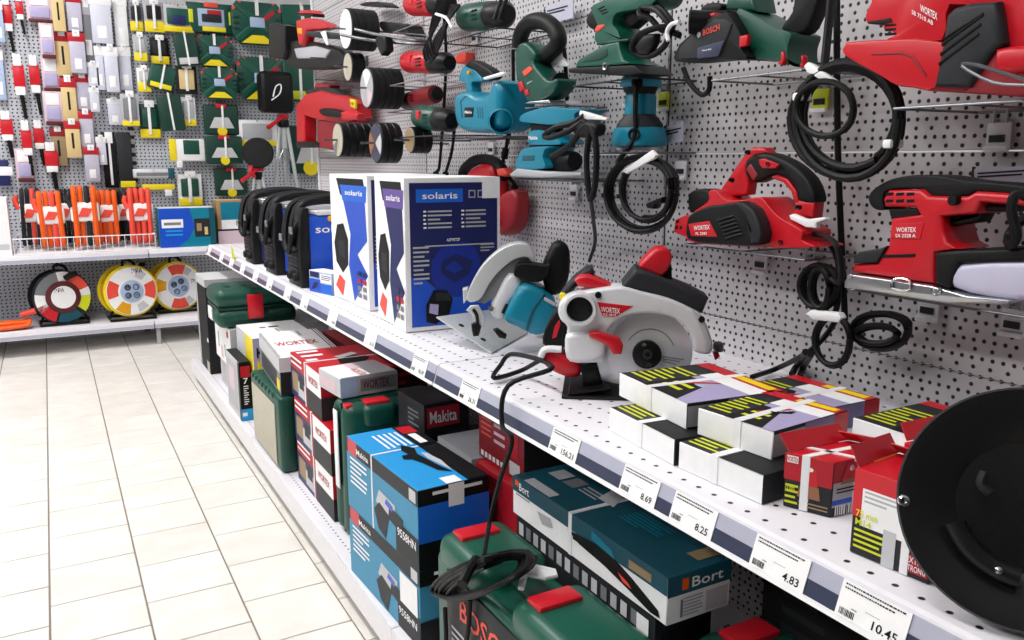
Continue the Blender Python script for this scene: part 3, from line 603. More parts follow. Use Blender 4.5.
# standing case with red latch
t = case('tool_case', 'upright dark green tool case with rounded shoulders and red latch on top', .567, .83, 1.832, 1.952, BZ, .4555, .03, 'y')
b = B(); b.box((.655, 1.845, .424), (.085, .05, .055), 'green', bev=.016, seg=3); b.obj('latch_boss', t)
latch(t, (.652, 1.856, .4525), (.062, .042, .012))
latch(t, (.585, 1.862, .448), (.02, .03, .012))
b = B(); b.box((.5655, 1.905, .33), (.003, .03, .20), 'paper', bev=.001); b.obj('label', t)
carton('tool_carton', 'flat white carton lettered in red, lying on the upright green case', (.567, 2.045), (.580, 1.902), (.72, 1.912), .5055, .049, {'*': 'paper_grey', 't': 'paper', 'y': 'lgrey'},
       [('t', .55, .0, .98, 1, 'lgrey'), ('t', .4, .55, .56, .95, 'pink_paper'), ('t', .02, .0, .98, .05, 'grey'), ('y', .0, 0, .28, 1, 'pale_blue'), ('y', .34, .2, .98, .85, 'grey'), ('x', .1, .2, .8, .7, 'pink_paper')], [('y', 'WORTEX', .38, .3, .85, .75, 'maroon'), ('tx', 'WORTEX', .45, .36, .95, .5, 'crimson')], [], world_pts=True, L=.155, W=.14, group='lettered white tool cartons')
# black carton with red sign
wbox('grinder_carton', 'black carton with teal top edge and red maker sign', .690, .805, 1.655, 1.795, .372, .49, {'*': 'dark', 't': 'black', 'x': 'charcoal'},
     [('tx', .0, .75, 1, 1, 'dteal'), ('tx', .0, .88, 1, .94, 'teal'), ('t', .15, .1, .9, .65, 'charcoal'), ('y', .06, .52, .78, .92, 'crimson'), ('y', .5, .05, .95, .4, 'charcoal'), ('x', 'lines', .4, .35, .8, .8, 5, 'grey'), ('x', .4, .08, .95, .28, 'paper'), ('x', .44, .12, .9, .25, 'dark')], [('y', 'Makita', .12, .60, .72, .84, 'paper')], rz=.05)
wbox('plain_carton', 'plain black carton under the black carton with red sign', .70, .90, 1.46, 1.80, BZ, .3715, {'*': 'dark'})
wbox('tool_carton', 'grey carton lying beside the blue grinder carton', .718, .86, 1.462, 1.632, .372, .42, {'*': 'lgrey', 't': 'lgrey', 'y': 'paper_grey'}, [('t', .4, .1, .9, .5, 'grey'), ('x', 0, .6, 1, 1, 'paper_grey'), ('x', .2, .2, .8, .5, 'dred')], [('x', 'WORTEX', .25, .22, .75, .48, 'paper')])
wbox('plain_carton', 'plain dark carton under the red carton with printed side', .735, .92, 1.255, 1.452, BZ, .313, {'*': 'dark'})
wbox('tool_carton', 'bright red carton below the dark red carton with white icons', .722, .90, 1.26, 1.450, .3135, .420, {'*': 'crimson', 't': 'red'}, [('x', 'lines', .1, .5, .6, .8, 3, 'dred'), ('x', .9, 0, .95, 1, 'dred'), ('x', .05, .05, .6, .4, 'dred')], [])
wbox('tool_carton', 'dark red carton with white icons and yellow label under the shelf', .742, .90, 1.285, 1.475, .4205, .56, {'*': 'dark', 'x': 'dred'}, [('x', 'lines', .06, .35, .3, .9, 7, 'coral'), ('x', 'lines', .36, .3, .6, .9, 5, 'pink_paper'), ('x', .68, .7, .88, .85, 'yellow'), ('x', .68, .3, .88, .66, 'crimson'), ('x', .70, .04, .92, .24, 'paper_grey')] + [('x', .06 + .09 * i, .05, .12 + .09 * i, .13, 'paper') for i in range(6)], [])
# blue grinder cartons
MB = 'blue grinder cartons stacked two high'
def mkprint():
    return [('x', 0, .80, 1, 1, 'charcoal'), ('x', .03, .80, .17, 1, 'red'), ('x', .90, .82, .98, .97, 'paper_grey'), ('x', 'lines', .06, .35, .32, .76, 6, 'paper'), ('x', .72, .0, 1, .40, 'charcoal'), ('x', [(.45, .42), (.70, .36), (.72, .58), (.50, .62)], 'paper_grey'), ('x', [(.48, .08), (.58, .02), (.62, .30), (.66, .36), (.50, .45), (.42, .30)], 'charcoal'),
            ('x', [(.62, .34), (.80, .28), (.82, .48), (.64, .52)], 'charcoal'), ('x', [(.80, .36), (.87, .37), (.80, .42)], 'dark'), ('x', [(.58, .5), (.68, .46), (.69, .54), (.6, .58)], 'rblue'),
            ('tx', 0, .70, 1, 1, 'black'), ('tx', .03, .74, .16, .97, 'red'), ('tx', .18, .78, .36, .9, 'paper'), ('tx', 'lines', .10, .25, .36, .68, 5, 'paper'), ('tx', [(.34, .5), (.42, .62), (.52, .55), (.62, .58), (.72, .6), (.86, .66), (.80, .52), (.66, .46), (.58, .40), (.56, .30), (.5, .34), (.5, .44), (.42, .42)], 'black'), ('tx', [(.5, .62), (.62, .6), (.84, .68), (.68, .72), (.54, .68)], 'paper_grey'),
            ('y', 0, .80, 1, 1, 'black'), ('y', 'lines', .2, .86, .9, .96, 1, 'paper'), ('y', 0, 0, 1, .34, 'black')]
mkf = {'*': 'mkblue', 't': 'sky', 'x': 'mkblue', 'y': 'rblue'}
# lower, upper
P = ((.528, 1.705), (.545, 1.338), (.695, 1.345))
carton('grinder_carton', 'blue grinder carton with white sticker, under its twin', *P, BZ + .1615, .161, {'*': 'mkblue', 'y': 'mkblue', 't': 'sky'}, mkprint() + [('x', .76, .38, .98, .78, 'paper')], [('x', 'Makita', .18, .86, .36, .94, 'paper'), ('x', '9558HN', .74, .2, .97, .3, 'paper')], [], world_pts=True, L=.152, group=MB)
carton('grinder_carton', 'strapped blue grinder carton with white sticker on its black edge, topmost', *P, BZ + .323, .161, {'*': 'mkblue', 'y': 'navy', 't': 'sky'}, mkprint() + [('y', 0, .34, 1, .8, 'blue'), ('y', .42, .72, .64, 1, 'paper'), ('t', .4, .0, .62, .09, 'paper')], [('x', 'Makita', .18, .86, .36, .94, 'paper'), ('x', '9558HN', .75, .24, .98, .35, 'paper'), ('y', '9558HN', .55, .1, .98, .28, 'paper')], [('y', .60, .006)], world_pts=True, L=.152, group=MB)
# long case with two latches
t = case('tool_case', 'long dark green tool case with two red latches and red lettering', .546, .682, .74, 1.262, BZ, .350, .014, 'x', 'mgreen')
for y0, y1, yl in ((1.085, 1.262, 1.216), (.74, 1.0, .956)):
    b = B(); b.box((.614, (y0 + y1) / 2, .349), (.135, y1 - y0, .07), 'mgreen', bev=.026, seg=4); b.obj('shoulder', t)
    latch(t, (.606, yl, .3855), (.076, .040, .012))
b = B(); b.box((.622, 1.035, .343), (.05, .10, .03), 'dgreen', bev=.008); b.obj('handle', t)
b = B(); b.box((.545, 1.03, .255), (.003, .36, .16), 'charcoal', bev=.001); pl = b.obj('label_plate', t)
b = B(); b.text('BOSCH', V((.543, 1.155, .268)), V((0, -.18, 0)), V((0, 0, .04)), V((-1, 0, 0)), 'coral', .0006)
for i in range(3): b.quad(V((.543, 1.19, .235 - .012 * i)), V((0, -.07, 0)), V((0, 0, .005)), V((-1, 0, 0)), 'lgrey')
b.obj('lettering', pl)
t = case('tool_case', 'dark green tool case with red latch under the near end of the teal carton', .715, .862, .56, .795, BZ, .386, .03, 'x')
latch(t, (.79, .745, .3885), (.075, .045, .012))
b = B(); b.tube([(.79, .60, .38), (.79, .61, .40), (.79, .655, .40), (.79, .66, .38)], .008, 'dgreen', sub=3); b.obj('handle', t)
# teal carton and the one under it
bf = {'*': 'paper', 't': 'bort', 'x': 'paper', 'y': 'paper'}
wbox('saw_carton', 'long teal and white tool carton with orange logo, strapped across the middle', .690, .806, .802, 1.235, .398, .470, bf,
     [('x', 0, .62, 1, 1, 'bort'), ('y', 0, .58, 1, 1, 'bort'), ('x', .02, .78, .05, .93, 'orange'), ('y', .22, .66, .32, .9, 'orange'), ('x', .80, .68, .92, .86, 'tan'), ('x', [(.42, .58), (.60, .70), (.72, .66), (.82, .5), (.96, .22), (.97, .08), (.92, .06), (.80, .2), (.66, .34), (.5, .42)], 'black'), ('x', [(.58, .95), (.70, .80), (.72, .64), (.58, .74)], 'teal'), ('x', [(.74, .42), (.80, .34), (.82, .26), (.77, .28)], 'coral'),
      ('x', [(.2, .5), (.3, .55), (.32, .35), (.24, .25)], 'lgrey'), ('x', .46, .44, .5, .56, 'dark'), ('x', 'lines', .03, .52, .14, .6, 1, 'grey'), ('y', 'lines', .25, .08, .55, .5, 6, 'lgrey'), ('y', .2, .1, .24, .48, 'grey'), ('y', .6, .08, .95, .5, 'paper_grey'),
      ('t', .02, .72, .2, .92, 'paper_grey'), ('t', .6, .04, .95, .1, 'tan'), ('tx', .06, .5, .15, .8, 'lgrey'), ('tx', .17, .5, .25, .8, 'grey'), ('tx', 'lines', .27, .5, .4, .75, 3, 'lgrey'), ('tx', [(.34, .98), (.42, .98), (.48, .62), (.38, .62)], 'paper_grey'), ('tx', 'lines', .55, .45, .78, .9, 8, 'dteal'), ('tx', 'lines', .56, .47, .76, .88, 6, 'teal')],
     [('x', 'Bort', .06, .72, .14, .92, 'paper'), ('y', 'Bort', .36, .68, .86, .9, 'paper')], [('y', .56, .010)], cat='box')
wbox('saw_carton', 'dark carton with a row of white icons under the long teal carton', .693, .80, .83, 1.225, BZ, .3975, {'*': 'dark', 'x': 'charcoal', 'y': 'charcoal'}, [('x', .02 + .065 * i, .88, .06 + .065 * i, .96, ['paper_grey', 'grey', 'lgrey'][i % 3]) for i in range(15)] + [('y', .1, .3, .9, .9, 'dark'), ('x', .9, .8, .97, .96, 'paper')], [])
wbox('tool_carton', 'black carton with faint grey text hidden under the shelf edge', .870, 1.02, .42, .80, BZ, .55, {'*': 'black', 'x': 'dark'}, [('x', 'lines', .1, .55, .3, .85, 5, 'charcoal'), ('x', 'lines', .45, .5, .62, .88, 5, 'charcoal'), ('x', .6, .25, .75, .32, 'maroon')], [])

# ================================================================== tools hung on the punched wall
def crop(ox, oy, s): return lambda *p: [(ox + a / s, oy + b / s) for a, b in p]
class Tool:
    """a tool traced in its own upright plane (x = xf) and given depth towards the wall"""
    def __init__(s, name, label, cat, crp, xf, base, group=None):
        s.c = crp; s.xf = xf; p = onx(crp(base)[0], xf); s.t = thing(name, label, cat, (xf + .05, p.y, p.z), group); s.last = s.t
    def W(s, pts, x): return [onx(q, x) for q in s.c(*pts)]
    er = .45
    ERODE = {'body', 'motor_body', 'track', 'lower_body', 'motor_cover', 'housing', 'base_plate', 'sanding_plate', 'pad', 'top_grip', 'neck', 'dust_box', 'rear_skirt', 'top_housing'}
    THIN = {'grip', 'strut', 'rear_post', 'grip_inlay', 'trigger', 'throttle', 'neck_boot', 'throat', 'nose', 'depth_knob'}
    def shrink(s, P, depth):
        """the outline includes the side that faces the viewer: keep the front face clear of it"""
        yc = sum(p.y for p in P) / len(P); k = s.er * depth * yc / s.xf; n = len(P); A = sum(P[i - 1].y * P[i].z - P[i].y * P[i - 1].z for i in range(n)); out = []
        w = max(p.y for p in P) - min(p.y for p in P); k = min(k, w * .3)
        for i in range(n):
            e = P[(i + 1) % n] - P[i - 1]; nz = V((0, e.z, -e.y)) * (1 if A > 0 else -1); L = nz.length or 1
            out.append(P[i] + V((0, k * max(0, min(1, -1.1 * nz.y / L)), 0)))
        return out
    def slab(s, name, pts, dx, depth, m, bev=.004, sm=0, par=None, seg=3):
        if name in s.THIN: dx += depth * .15; depth *= .62
        Q = s.W(pts, s.xf + dx)
        if name in s.ERODE and s.er: depth *= .8; Q = s.shrink(Q, depth)
        b = B(); b.prism(Q, (1, 0, 0), depth, m, bev=bev, sm=sm or (3 if bev >= .01 else 0), seg=seg); s.last = b.obj(name, par or s.t); return s.last
    def slabs(s, name, lst, dx, depth, m, bev=.0015, par=None):
        b = B()
        for pts in lst: b.prism(s.W(pts, s.xf + dx), (1, 0, 0), depth, m, bev=bev, seg=1)
        return b.obj(name, par or s.t)
    def disc(s, name, c, rpx, dx, depth, m, par=None, n=20, hole=None):
        p, q = s.W([c, (c[0] + rpx, c[1])], s.xf + dx); p2 = s.W([(c[0], c[1] + rpx)], s.xf + dx)[0]; r = (p2 - p).length
        b = B(); pr = [(0, r * .9), (-r * .1, r), (-depth, r)] if not hole else [(.001, hole * r), (0, r * .95), (-r * .1, r), (-depth, r)]
        if hole: pr = [(-depth * .6, 0), (-depth * .6, hole * r), (0, hole * r), (.001, r * .95), (-r * .1, r), (-depth, r)]
        b.lathe(p, (-1, 0, 0), pr, m, n); return b.obj(name, par or s.t)
    def txt(s, t, c, w, h, dx, m, par=None, slant=0):
        O = s.W([c], s.xf + dx)[0]; U = s.W([(c[0] + w, c[1] + slant)], s.xf + dx)[0] - O; Wv = s.W([(c[0], c[1] - h)], s.xf + dx)[0] - O
        b = B(); b.text(t, O, U, Wv, V((-1, 0, 0)), m, .0006); return b.obj('lettering', par or s.t)
    def tube(s, name, pts, dx, r, m, par=None, sub=5, n=8, rads=None):
        xs = dx if isinstance(dx, (list, tuple)) else [dx] * len(pts)
        b = B(); b.tube([onx(q, s.xf + d) for q, d in zip(s.c(*pts), xs)], r, m, n=n, sub=sub, rads=rads); return b.obj(name, par or s.t)
TRAYG = 'wire tool trays hooked into the punched wall'
def clip(par, y, z, lime=False):
    """little metal hook plate below a tray"""
    b = B(); b.box((PX - .012, y, z - .034), (.005, .034, .036), 'silver_plastic' if not lime else 'lime', bev=.002); b.box((PX - .015, y, z - .052), (.010, .034, .007), 'white', bev=.0015); b.box((PX - .0155, y, z - .038), (.003, .022, .010), 'charcoal')
    for s in (-1, 1): b.cyl((PX - .012, y + s * .009, z - .016), (PX - .012, y + s * .009, z + .002), .002, 'steel', n=8); b.cyl((PX - .012, y + s * .009, z - .012), (PX - .001, y + s * .009, z - .012), .002, 'steel', n=8)
    b.obj('hook_plate', par)
def tray(label, y0, y1, z, xf=1.03, clips=(.3,), lime=False, m='wire'):
    t = thing('tool_tray', label, 'tray', (PX - .08, (y0 + y1) / 2, z), TRAYG)
    b = B(); r = .0019; zz = z - r - .0022
    P = [(PX - .004, y0, zz), (xf, y0, zz), (xf, y1, zz), (PX - .004, y1, zz)]
    for i in range(3): b.cyl(P[i], P[i + 1], r, m, n=8)
    b.obj('frame', t)
    for k in (.5,):
        b = B(); y = y0 + (y1 - y0) * k; b.cyl((PX - .004, y, zz), (xf, y, zz), r * .8, m, n=8); b.obj('rod', t)
    b = B(); b.cyl((PX - .006, y0, zz - .0005), (PX - .006, y1, zz - .0005), r, m, n=8); b.obj('back_rod', t)
    for k in clips: clip(t, y0 + (y1 - y0) * k, z - .004, lime)
    return t
def tray_for(T, label, p0, p1, xf=None, **k):
    skip = ('power_cord', 'hanging_cord', 'cord_loop', 'plug', 'security_tag', 'front_prong', 'cable_tie', 'cord_wrap', 'lettering', 'lock_button'); vs = []
    for o in T.t.children:
        if o.name.split('.')[0] not in skip: vs += [v.co + T.t.location for v in o.data.vertices]
    zm = min(v.z for v in vs); ys = sorted(v.y for v in vs if v.z < zm + .035); n = len(ys)
    return tray(label, ys[int(n * .06)], ys[int(n * .94)], zm - .0002, T.xf + .012, **k)

# ---- red planer
T = Tool('planer', 'red electric planer with black D-grip and a white security tag', 'planer', crop(670, 140, 5.331), 1.035, (400, 572)); T.er = .65
body = T.slab('body', [(205, 275), (265, 268), (320, 318), (385, 320), (440, 308), (520, 312), (600, 375), (650, 425), (760, 490), (808, 545), (800, 574), (600, 577), (480, 570), (300, 562), (90, 535), (110, 400), (200, 330)], .012, .085, 'red_tool', .010)
T.slab('front_shoe', [(15, 490), (25, 425), (80, 400), (130, 395), (130, 530), (60, 512)], .02, .07, 'red_tool', .004)
T.slabs('foot_slot', [[(32, 430), (48, 425), (46, 440), (32, 444)], [(28, 458), (42, 455), (40, 476), (26, 474)], [(52, 460), (64, 458), (62, 476), (50, 476)]], .0195, .004, 'black', 0, T.last)
T.slab('depth_knob', [(93, 300), (105, 280), (135, 264), (190, 262), (212, 290), (228, 330), (160, 358), (103, 388)], .02, .06, 'rubber', .010, 3)
T.slab('strut', [(262, 268), (405, 60), (440, 38), (500, 40), (518, 68), (450, 80), (402, 150), (418, 225), (408, 292), (300, 305)], .032, .04, 'red_tool', .006)
T.slab('rear_post', [(672, 318), (770, 328), (758, 420), (648, 412), (662, 365)], .030, .044, 'red_tool', .006)
g = T.slab('grip', [(398, 112), (450, 76), (518, 68), (620, 108), (702, 170), (752, 242), (769, 332), (682, 326), (662, 262), (622, 212), (560, 186), (505, 206), (446, 228), (398, 188)], .026, .052, 'rubber', .012)
T.slab('grip_inlay', [(535, 196), (570, 182), (622, 206), (668, 268), (684, 330), (660, 335), (642, 275), (602, 228), (548, 208)], .030, .044, 'red_tool', .004, 0, g)
T.slab('side_button', [(470, 104), (500, 99), (578, 130), (560, 152), (492, 152), (476, 132)], .0235, .006, 'red_tool', .002, 0, g)
T.slab('trigger', [(428, 124), (466, 186), (442, 222), (400, 155)], .0245, .05, 'dred', .003, 0, g)
cv = T.slab('motor_cover', [(85, 445), (110, 392), (200, 352), (250, 346), (340, 332), (385, 330), (432, 362), (470, 430), (490, 500), (472, 562), (250, 556), (95, 532)], -.012, .05, 'rubber', .010)
T.slab('cover_band', [(345, 335), (385, 333), (436, 370), (470, 440), (484, 505), (470, 552), (425, 552), (428, 480), (398, 400)], -.0145, .03, 'charcoal', .004, 0, cv)
bd = T.slab('badge', [(97, 448), (207, 432), (250, 516), (112, 512)], -.0135, .003, 'red', .0006, 0, cv)
T.txt('WORTEX', (128, 482), 85, 24, -.0137, 'paper', cv, -6); T.txt('PL 2582', (138, 506), 60, 14, -.0137, 'paper', cv, -2)
T.slabs('vent', [[(250 + 8 * i, 425 + 19 * i), (330 + 9 * i, 400 + 19 * i), (338 + 9 * i, 408 + 19 * i), (252 + 8 * i, 434 + 19 * i)] for i in range(6)], -.0155, .006, 'charcoal', .001, cv)
for c in ((322, 214), (408, 66), (680, 360), (588, 545), (520, 130)): T.disc('screw', c, 13, .0105 if c[1] > 500 else .0225, .006, 'black', hole=.5)
T.slab('security_tag', [(632, 402), (650, 394), (722, 424), (825, 410), (832, 424), (778, 442), (776, 470), (722, 466), (640, 424)], .02, .012, 'white', .004)
T.tube('power_cord', [(735, 500), (800, 505), (870, 540), (905, 610), (915, 700), (900, 760), (860, 740)], [.05, .03, -.012, -.015, 0, .02, .03], .0045, 'rubber')
tray_for(T, 'wire tray carrying the red planer', (5, 584), (800, 584), xf=1.028, clips=(.35, .75))

# ---- red sheet sander
T = Tool('sheet_sander', 'red and black sheet sander with frosted dust box and steel base plate', 'sander', crop(844, 170, 4.572), 1.025, (300, 605)); T.er = 0
T.slab('body', [(176, 132), (200, 92), (350, 88), (385, 118), (480, 122), (560, 120), (600, 98), (760, 108), (1010, 130), (1010, 176), (780, 162), (620, 147), (600, 200), (442, 212), (455, 280), (470, 330), (522, 362), (412, 378), (412, 521), (32, 466), (42, 430), (150, 425), (200, 345), (213, 222), (345, 205), (322, 172), (182, 168)], .006, .075, 'red_tool', .006)
g = T.slab('grip', [(113, 112), (150, 75), (220, 40), (330, 22), (450, 28), (560, 48), (700, 58), (823, 72), (1020, 92), (1015, 132), (760, 110), (600, 98), (560, 118), (380, 121), (350, 89), (200, 92), (176, 140), (182, 180), (140, 180), (113, 150)], .002, .084, 'rubber', .010)
T.slab('neck_inset', [(200, 178), (330, 172), (352, 206), (213, 228)], .012, .05, 'black', .003)
T.slab('trigger', [(448, 212), (602, 200), (618, 147), (772, 162), (772, 192), (640, 187), (612, 238), (452, 262)], .016, .05, 'rubber', .005)
T.slab('front_skirt', [(43, 397), (65, 375), (168, 357), (192, 347), (147, 425), (40, 427)], .002, .08, 'charcoal', .004)
T.slab('rear_skirt', [(412, 378), (522, 366), (1010, 350), (1010, 412), (525, 426), (482, 545), (412, 521)], .000, .088, 'rubber', .005)
T.slab('dust_box', [(527, 428), (1000, 424), (1000, 560), (780, 598), (492, 540)], .002, .08, 'frosted', .010)
pl = T.slab('base_plate', [(0, 508), (30, 476), (400, 530), (560, 575), (760, 596), (740, 612), (470, 612), (0, 538)], -.006, .10, 'steel', .003)
T.tube('clamp_wire', [(218, 540), (222, 505), (260, 497), (300, 508), (302, 545), (260, 552), (218, 540)], -.008, .0016, 'chrome', pl, sub=3)
T.tube('clamp_wire', [(400, 545), (415, 572), (445, 560), (435, 540)], -.008, .0016, 'chrome', pl, sub=3)
T.disc('clamp_screw', (24, 488), 13, -.008, .006, 'chrome', pl)
T.slab('badge', [(232, 246), (366, 240), (346, 318), (212, 312)], .005, .002, 'red', .0006)
T.txt('WORTEX', (240, 284), 90, 22, .0046, 'paper'); T.txt('SX 2328 A', (236, 308), 92, 16, .0046, 'paper')
T.slabs('vent', [[(190 + 48 * i, 103 + 32 * j), (225 + 48 * i, 102 + 32 * j), (222 + 48 * i, 116 + 32 * j), (188 + 48 * i, 118 + 32 * j)] for i in range(3) for j in range(2)], .0052, .004, 'black', .0005)
T.slabs('lower_vent', [[(162, 388), (326, 383), (322, 398), (156, 402)]], .0048, .004, 'black', .0005)
T.disc('lock_button', (492, 140), 23, -.004, .02, 'black')
T.tube('power_cord', [(1000, 150), (860, 130), (790, 110), (765, 180), (790, 300), (760, 345), (755, 300), (800, 240), (880, 190)], [.04, -.01, -.02, -.02, -.01, 0, .02, .02, .02], .006, 'rubber')
tray_for(T, 'wire tray carrying the red sheet sander', (25, 600), (800, 636), xf=1.02, clips=(.88, .42))

# ---- red belt sander
T = Tool('belt_sander', 'large red belt sander with black ribbed side panel, beside the hanging cable coil', 'sander', crop(834, 0, 5.389), .985, (600, 480)); T.er = 0
T.slab('track', [(45, 285), (56, 242), (112, 222), (585, 226), (545, 472), (420, 472), (330, 458), (240, 405), (110, 335)], .010, .12, 'red_tool', .012)
T.slab('track_groove', [(200, 285), (370, 278), (425, 300), (500, 410), (488, 414), (412, 312), (366, 292), (200, 297)], .0085, .004, 'dred', .001)
T.slab('motor_body', [(170, 82), (200, 12), (240, -60), (620, -130), (1150, -120), (1150, 252), (900, 244), (890, 100), (622, 22), (580, 216), (290, 216), (332, 182), (265, 152), (266, 122), (182, 122)], .012, .11, 'red_tool', .014)
T.slab('front_lip', [(172, 118), (300, 96), (310, 118), (265, 128), (182, 128)], .010, .11, 'dark', .003)
T.slabs('vent', [[(268, 130 + 24 * i), (330, 126 + 24 * i), (334, 138 + 24 * i), (272, 144 + 24 * i)] for i in range(3)], .011, .006, 'black', .001)
sp = T.slab('side_panel', [(580, 212), (600, 80), (642, 40), (722, 16), (870, 5), (890, 100), (906, 232), (842, 292), (722, 472), (530, 466), (560, 330)], -.004, .06, 'charcoal', .008)
T.slabs('rib', [[(575 - 8 * i, 232 + 52 * i), (800 - 12 * i, 70 + 52 * i), (806 - 12 * i, 84 + 52 * i), (577 - 8 * i, 250 + 52 * i)] for i in range(3)] + [[(590, 200), (800, 66), (804, 78), (588, 216)]], -.0055, .004, 'black', .001, sp)
T.slab('rear_body', [(722, 472), (850, 254), (1150, 244), (1150, 470), (1000, 522), (700, 500)], .004, .115, 'dred', .008)
T.slab('dust_chute', [(862, 262), (960, 245), (1150, 250), (1150, 370), (940, 400), (850, 380)], -.004, .06, 'red_tool', .008)
T.txt('WORTEX', (466, 62), 92, 40, .0112, 'paper', None, 48); T.txt('SB 7510 AB', (420, 75), 115, 24, .0112, 'paper', None, 62)
tray_for(T, 'wire tray with a pale end cap carrying the red belt sander', (120, 486), (1060, 530), xf=.975, clips=(.33, .8))
T.tube('front_prong', [(1060, 460), (860, 445), (690, 355), (770, 350), (1060, 440)], -.016, .0022, 'wire', sub=3)

# ---- green planer
T = Tool('planer', 'dark green planer with grey lettered motor cover and red tips', 'planer', crop(670, 0, 6.0235), 1.02, (400, 372)); T.er = .65
T.slab('body', [(400, 72), (500, 62), (640, 125), (700, 168), (800, 188), (840, 260), (848, 365), (800, 402), (640, 352), (480, 358), (430, 330)], .014, .085, 'green', .010)
T.slab('top_housing', [(325, 62), (340, -40), (520, -40), (522, 64)], .02, .07, 'green', .008)
T.slab('grip', [(668, 160), (730, 70), (760, -60), (900, -80), (870, 60), (800, 195), (705, 195)], .026, .05, 'rubber', .012)
cv = T.slab('motor_cover', [(35, 372), (50, 282), (75, 250), (190, 152), (262, 96), (340, 74), (402, 74), (500, 190), (520, 282), (470, 352), (300, 355)], -.008, .06, 'rubber', .010)
T.slab('cover_face', [(45, 360), (56, 290), (82, 256), (262, 112), (332, 112), (372, 140), (352, 205), (290, 342)], -.0105, .02, 'charcoal', .003, 0, cv)
T.slab('cover_plate', [(165, 288), (326, 242), (290, 338), (162, 354)], -.012, .004, 'slate', .001, 0, cv)
T.txt('BOSCH', (200, 215), 100, 36, -.011, 'coral', cv, -34); T.disc('emblem', (172, 210), 17, -.0112, .002, 'lgrey', cv)
T.txt('Heavy duty', (195, 312), 55, 12, -.0126, 'paper', cv, -10)
p0, p1 = T.W([(115, 132), (205, 110)], T.xf - .02); p1 = p1 + V((.05, 0, 0)); ax_ = (p0 - p1).normalized(); rr = (T.W([(115, 205)], T.xf - .02)[0] - p0).length
b = B(); b.lathe(p1, ax_, [(0, rr * .85), ((p0 - p1).length * .6, rr * .9), ((p0 - p1).length, rr), ((p0 - p1).length, rr * .85), ((p0 - p1).length * .5, rr * .8), ((p0 - p1).length * .5, 0)], 'black', 24); b.obj('chip_spout', T.t)
T.slab('front_knob', [(180, 60), (220, 20), (300, 20), (300, 62), (240, 90)], .02, .05, 'rubber', .01)
T.slab('lock_button', [(235, 82), (262, 74), (272, 94), (240, 104)], -.006, .02, 'red', .003)
T.slab('switch', [(415, 216), (466, 206), (460, 272), (412, 288)], -.010, .01, 'red', .003)
for q in ([(664, 312), (680, 308), (690, 350), (672, 394), (642, 385), (664, 360)], [(786, 330), (802, 340), (800, 400), (775, 405), (788, 370)]): T.slab('red_tip', q, .010, .012, 'red', .003)
T.tube('cord_loop', [(80, 410), (120, 500), (190, 570), (235, 540), (240, 460)], .08, .005, 'rubber')
tray_for(T, 'wire tray with lime hook carrying the dark green planer', (40, 400), (800, 410), xf=1.01, clips=(.42,), lime=True)

# ---- green palm sander
T = Tool('sheet_sander', 'green sheet sander with black nose and red badge, above the teal orbital sander', 'sander', crop(560, 0, 7.108), 1.02, (300, 520))
T.slab('body', [(222, 56), (290, 10), (400, -40), (700, -60), (690, 20), (560, 60), (430, 85), (442, 150), (490, 200), (482, 270), (430, 282), (260, 302), (250, 232), (268, 180)], .01, .08, 'mgreen', .012)
T.slab('nose', [(175, 165), (182, 112), (226, 58), (268, 150), (252, 216), (202, 202)], .014, .07, 'rubber', .010)
T.slab('trigger', [(430, 88), (560, 62), (560, 140), (490, 200), (445, 150)], .02, .05, 'black', .006)
T.slabs('vent', [[(262 + 14 * i, 62 + 16 * i), (310 + 12 * i, 38 + 20 * i), (318 + 12 * i, 46 + 20 * i), (270 + 14 * i, 72 + 16 * i)] for i in range(3)], .0085, .004, 'black', .001)
T.slab('badge', [(248, 205), (262, 180), (312, 172), (316, 186), (268, 222), (250, 228)], .0085, .003, 'coral', .001)
T.slab('collar', [(258, 302), (480, 272), (482, 290), (258, 320)], .008, .08, 'dgreen', .004)
lw = T.slab('lower_body', [(108, 455), (130, 420), (312, 312), (432, 288), (482, 332), (545, 402), (522, 452), (300, 472), (110, 482)], .004, .095, 'mgreen', .008)
T.slab('side_recess', [(150, 445), (180, 415), (330, 345), (335, 395), (290, 425)], .0025, .004, 'dgreen', .001, 0, lw)
T.disc('clamp', (318, 470), 28, -.002, .012, 'steel', hole=.55)
T.slab('sanding_plate', [(60, 486), (110, 478), (540, 458), (640, 515), (440, 540), (60, 516)], .0, .10, 'rubber', .004)
T.tube('power_cord', [(560, 90), (600, 60), (680, 70), (760, 150), (800, 200), (720, 210), (640, 130), (570, 110), (580, 60), (700, 50), (800, 170), (760, 190), (680, 200), (560, 250), (510, 340), (560, 390), (660, 390), (740, 330), (770, 270), (790, 230), (850, 250)], [.03, .01, .0, .0, .01, .02, .01, 0, .01, .02, .02, .01, .0, -.01, -.01, 0, .0, .01, .01, .02, .02], .006, 'rubber')
T.slab('plug', [(520, 340), (545, 280), (600, 240), (665, 235), (660, 300), (610, 390), (545, 390)], -.012, .022, 'black', .008)
T.tube('cable_tie', [(770, 290), (760, 230), (790, 175), (850, 155)], -.008, .004, 'white')
tray_for(T, 'black tray carrying the green sheet sander', (0, 545), (620, 545), xf=1.005, clips=(.4,), lime=True, m='charcoal')

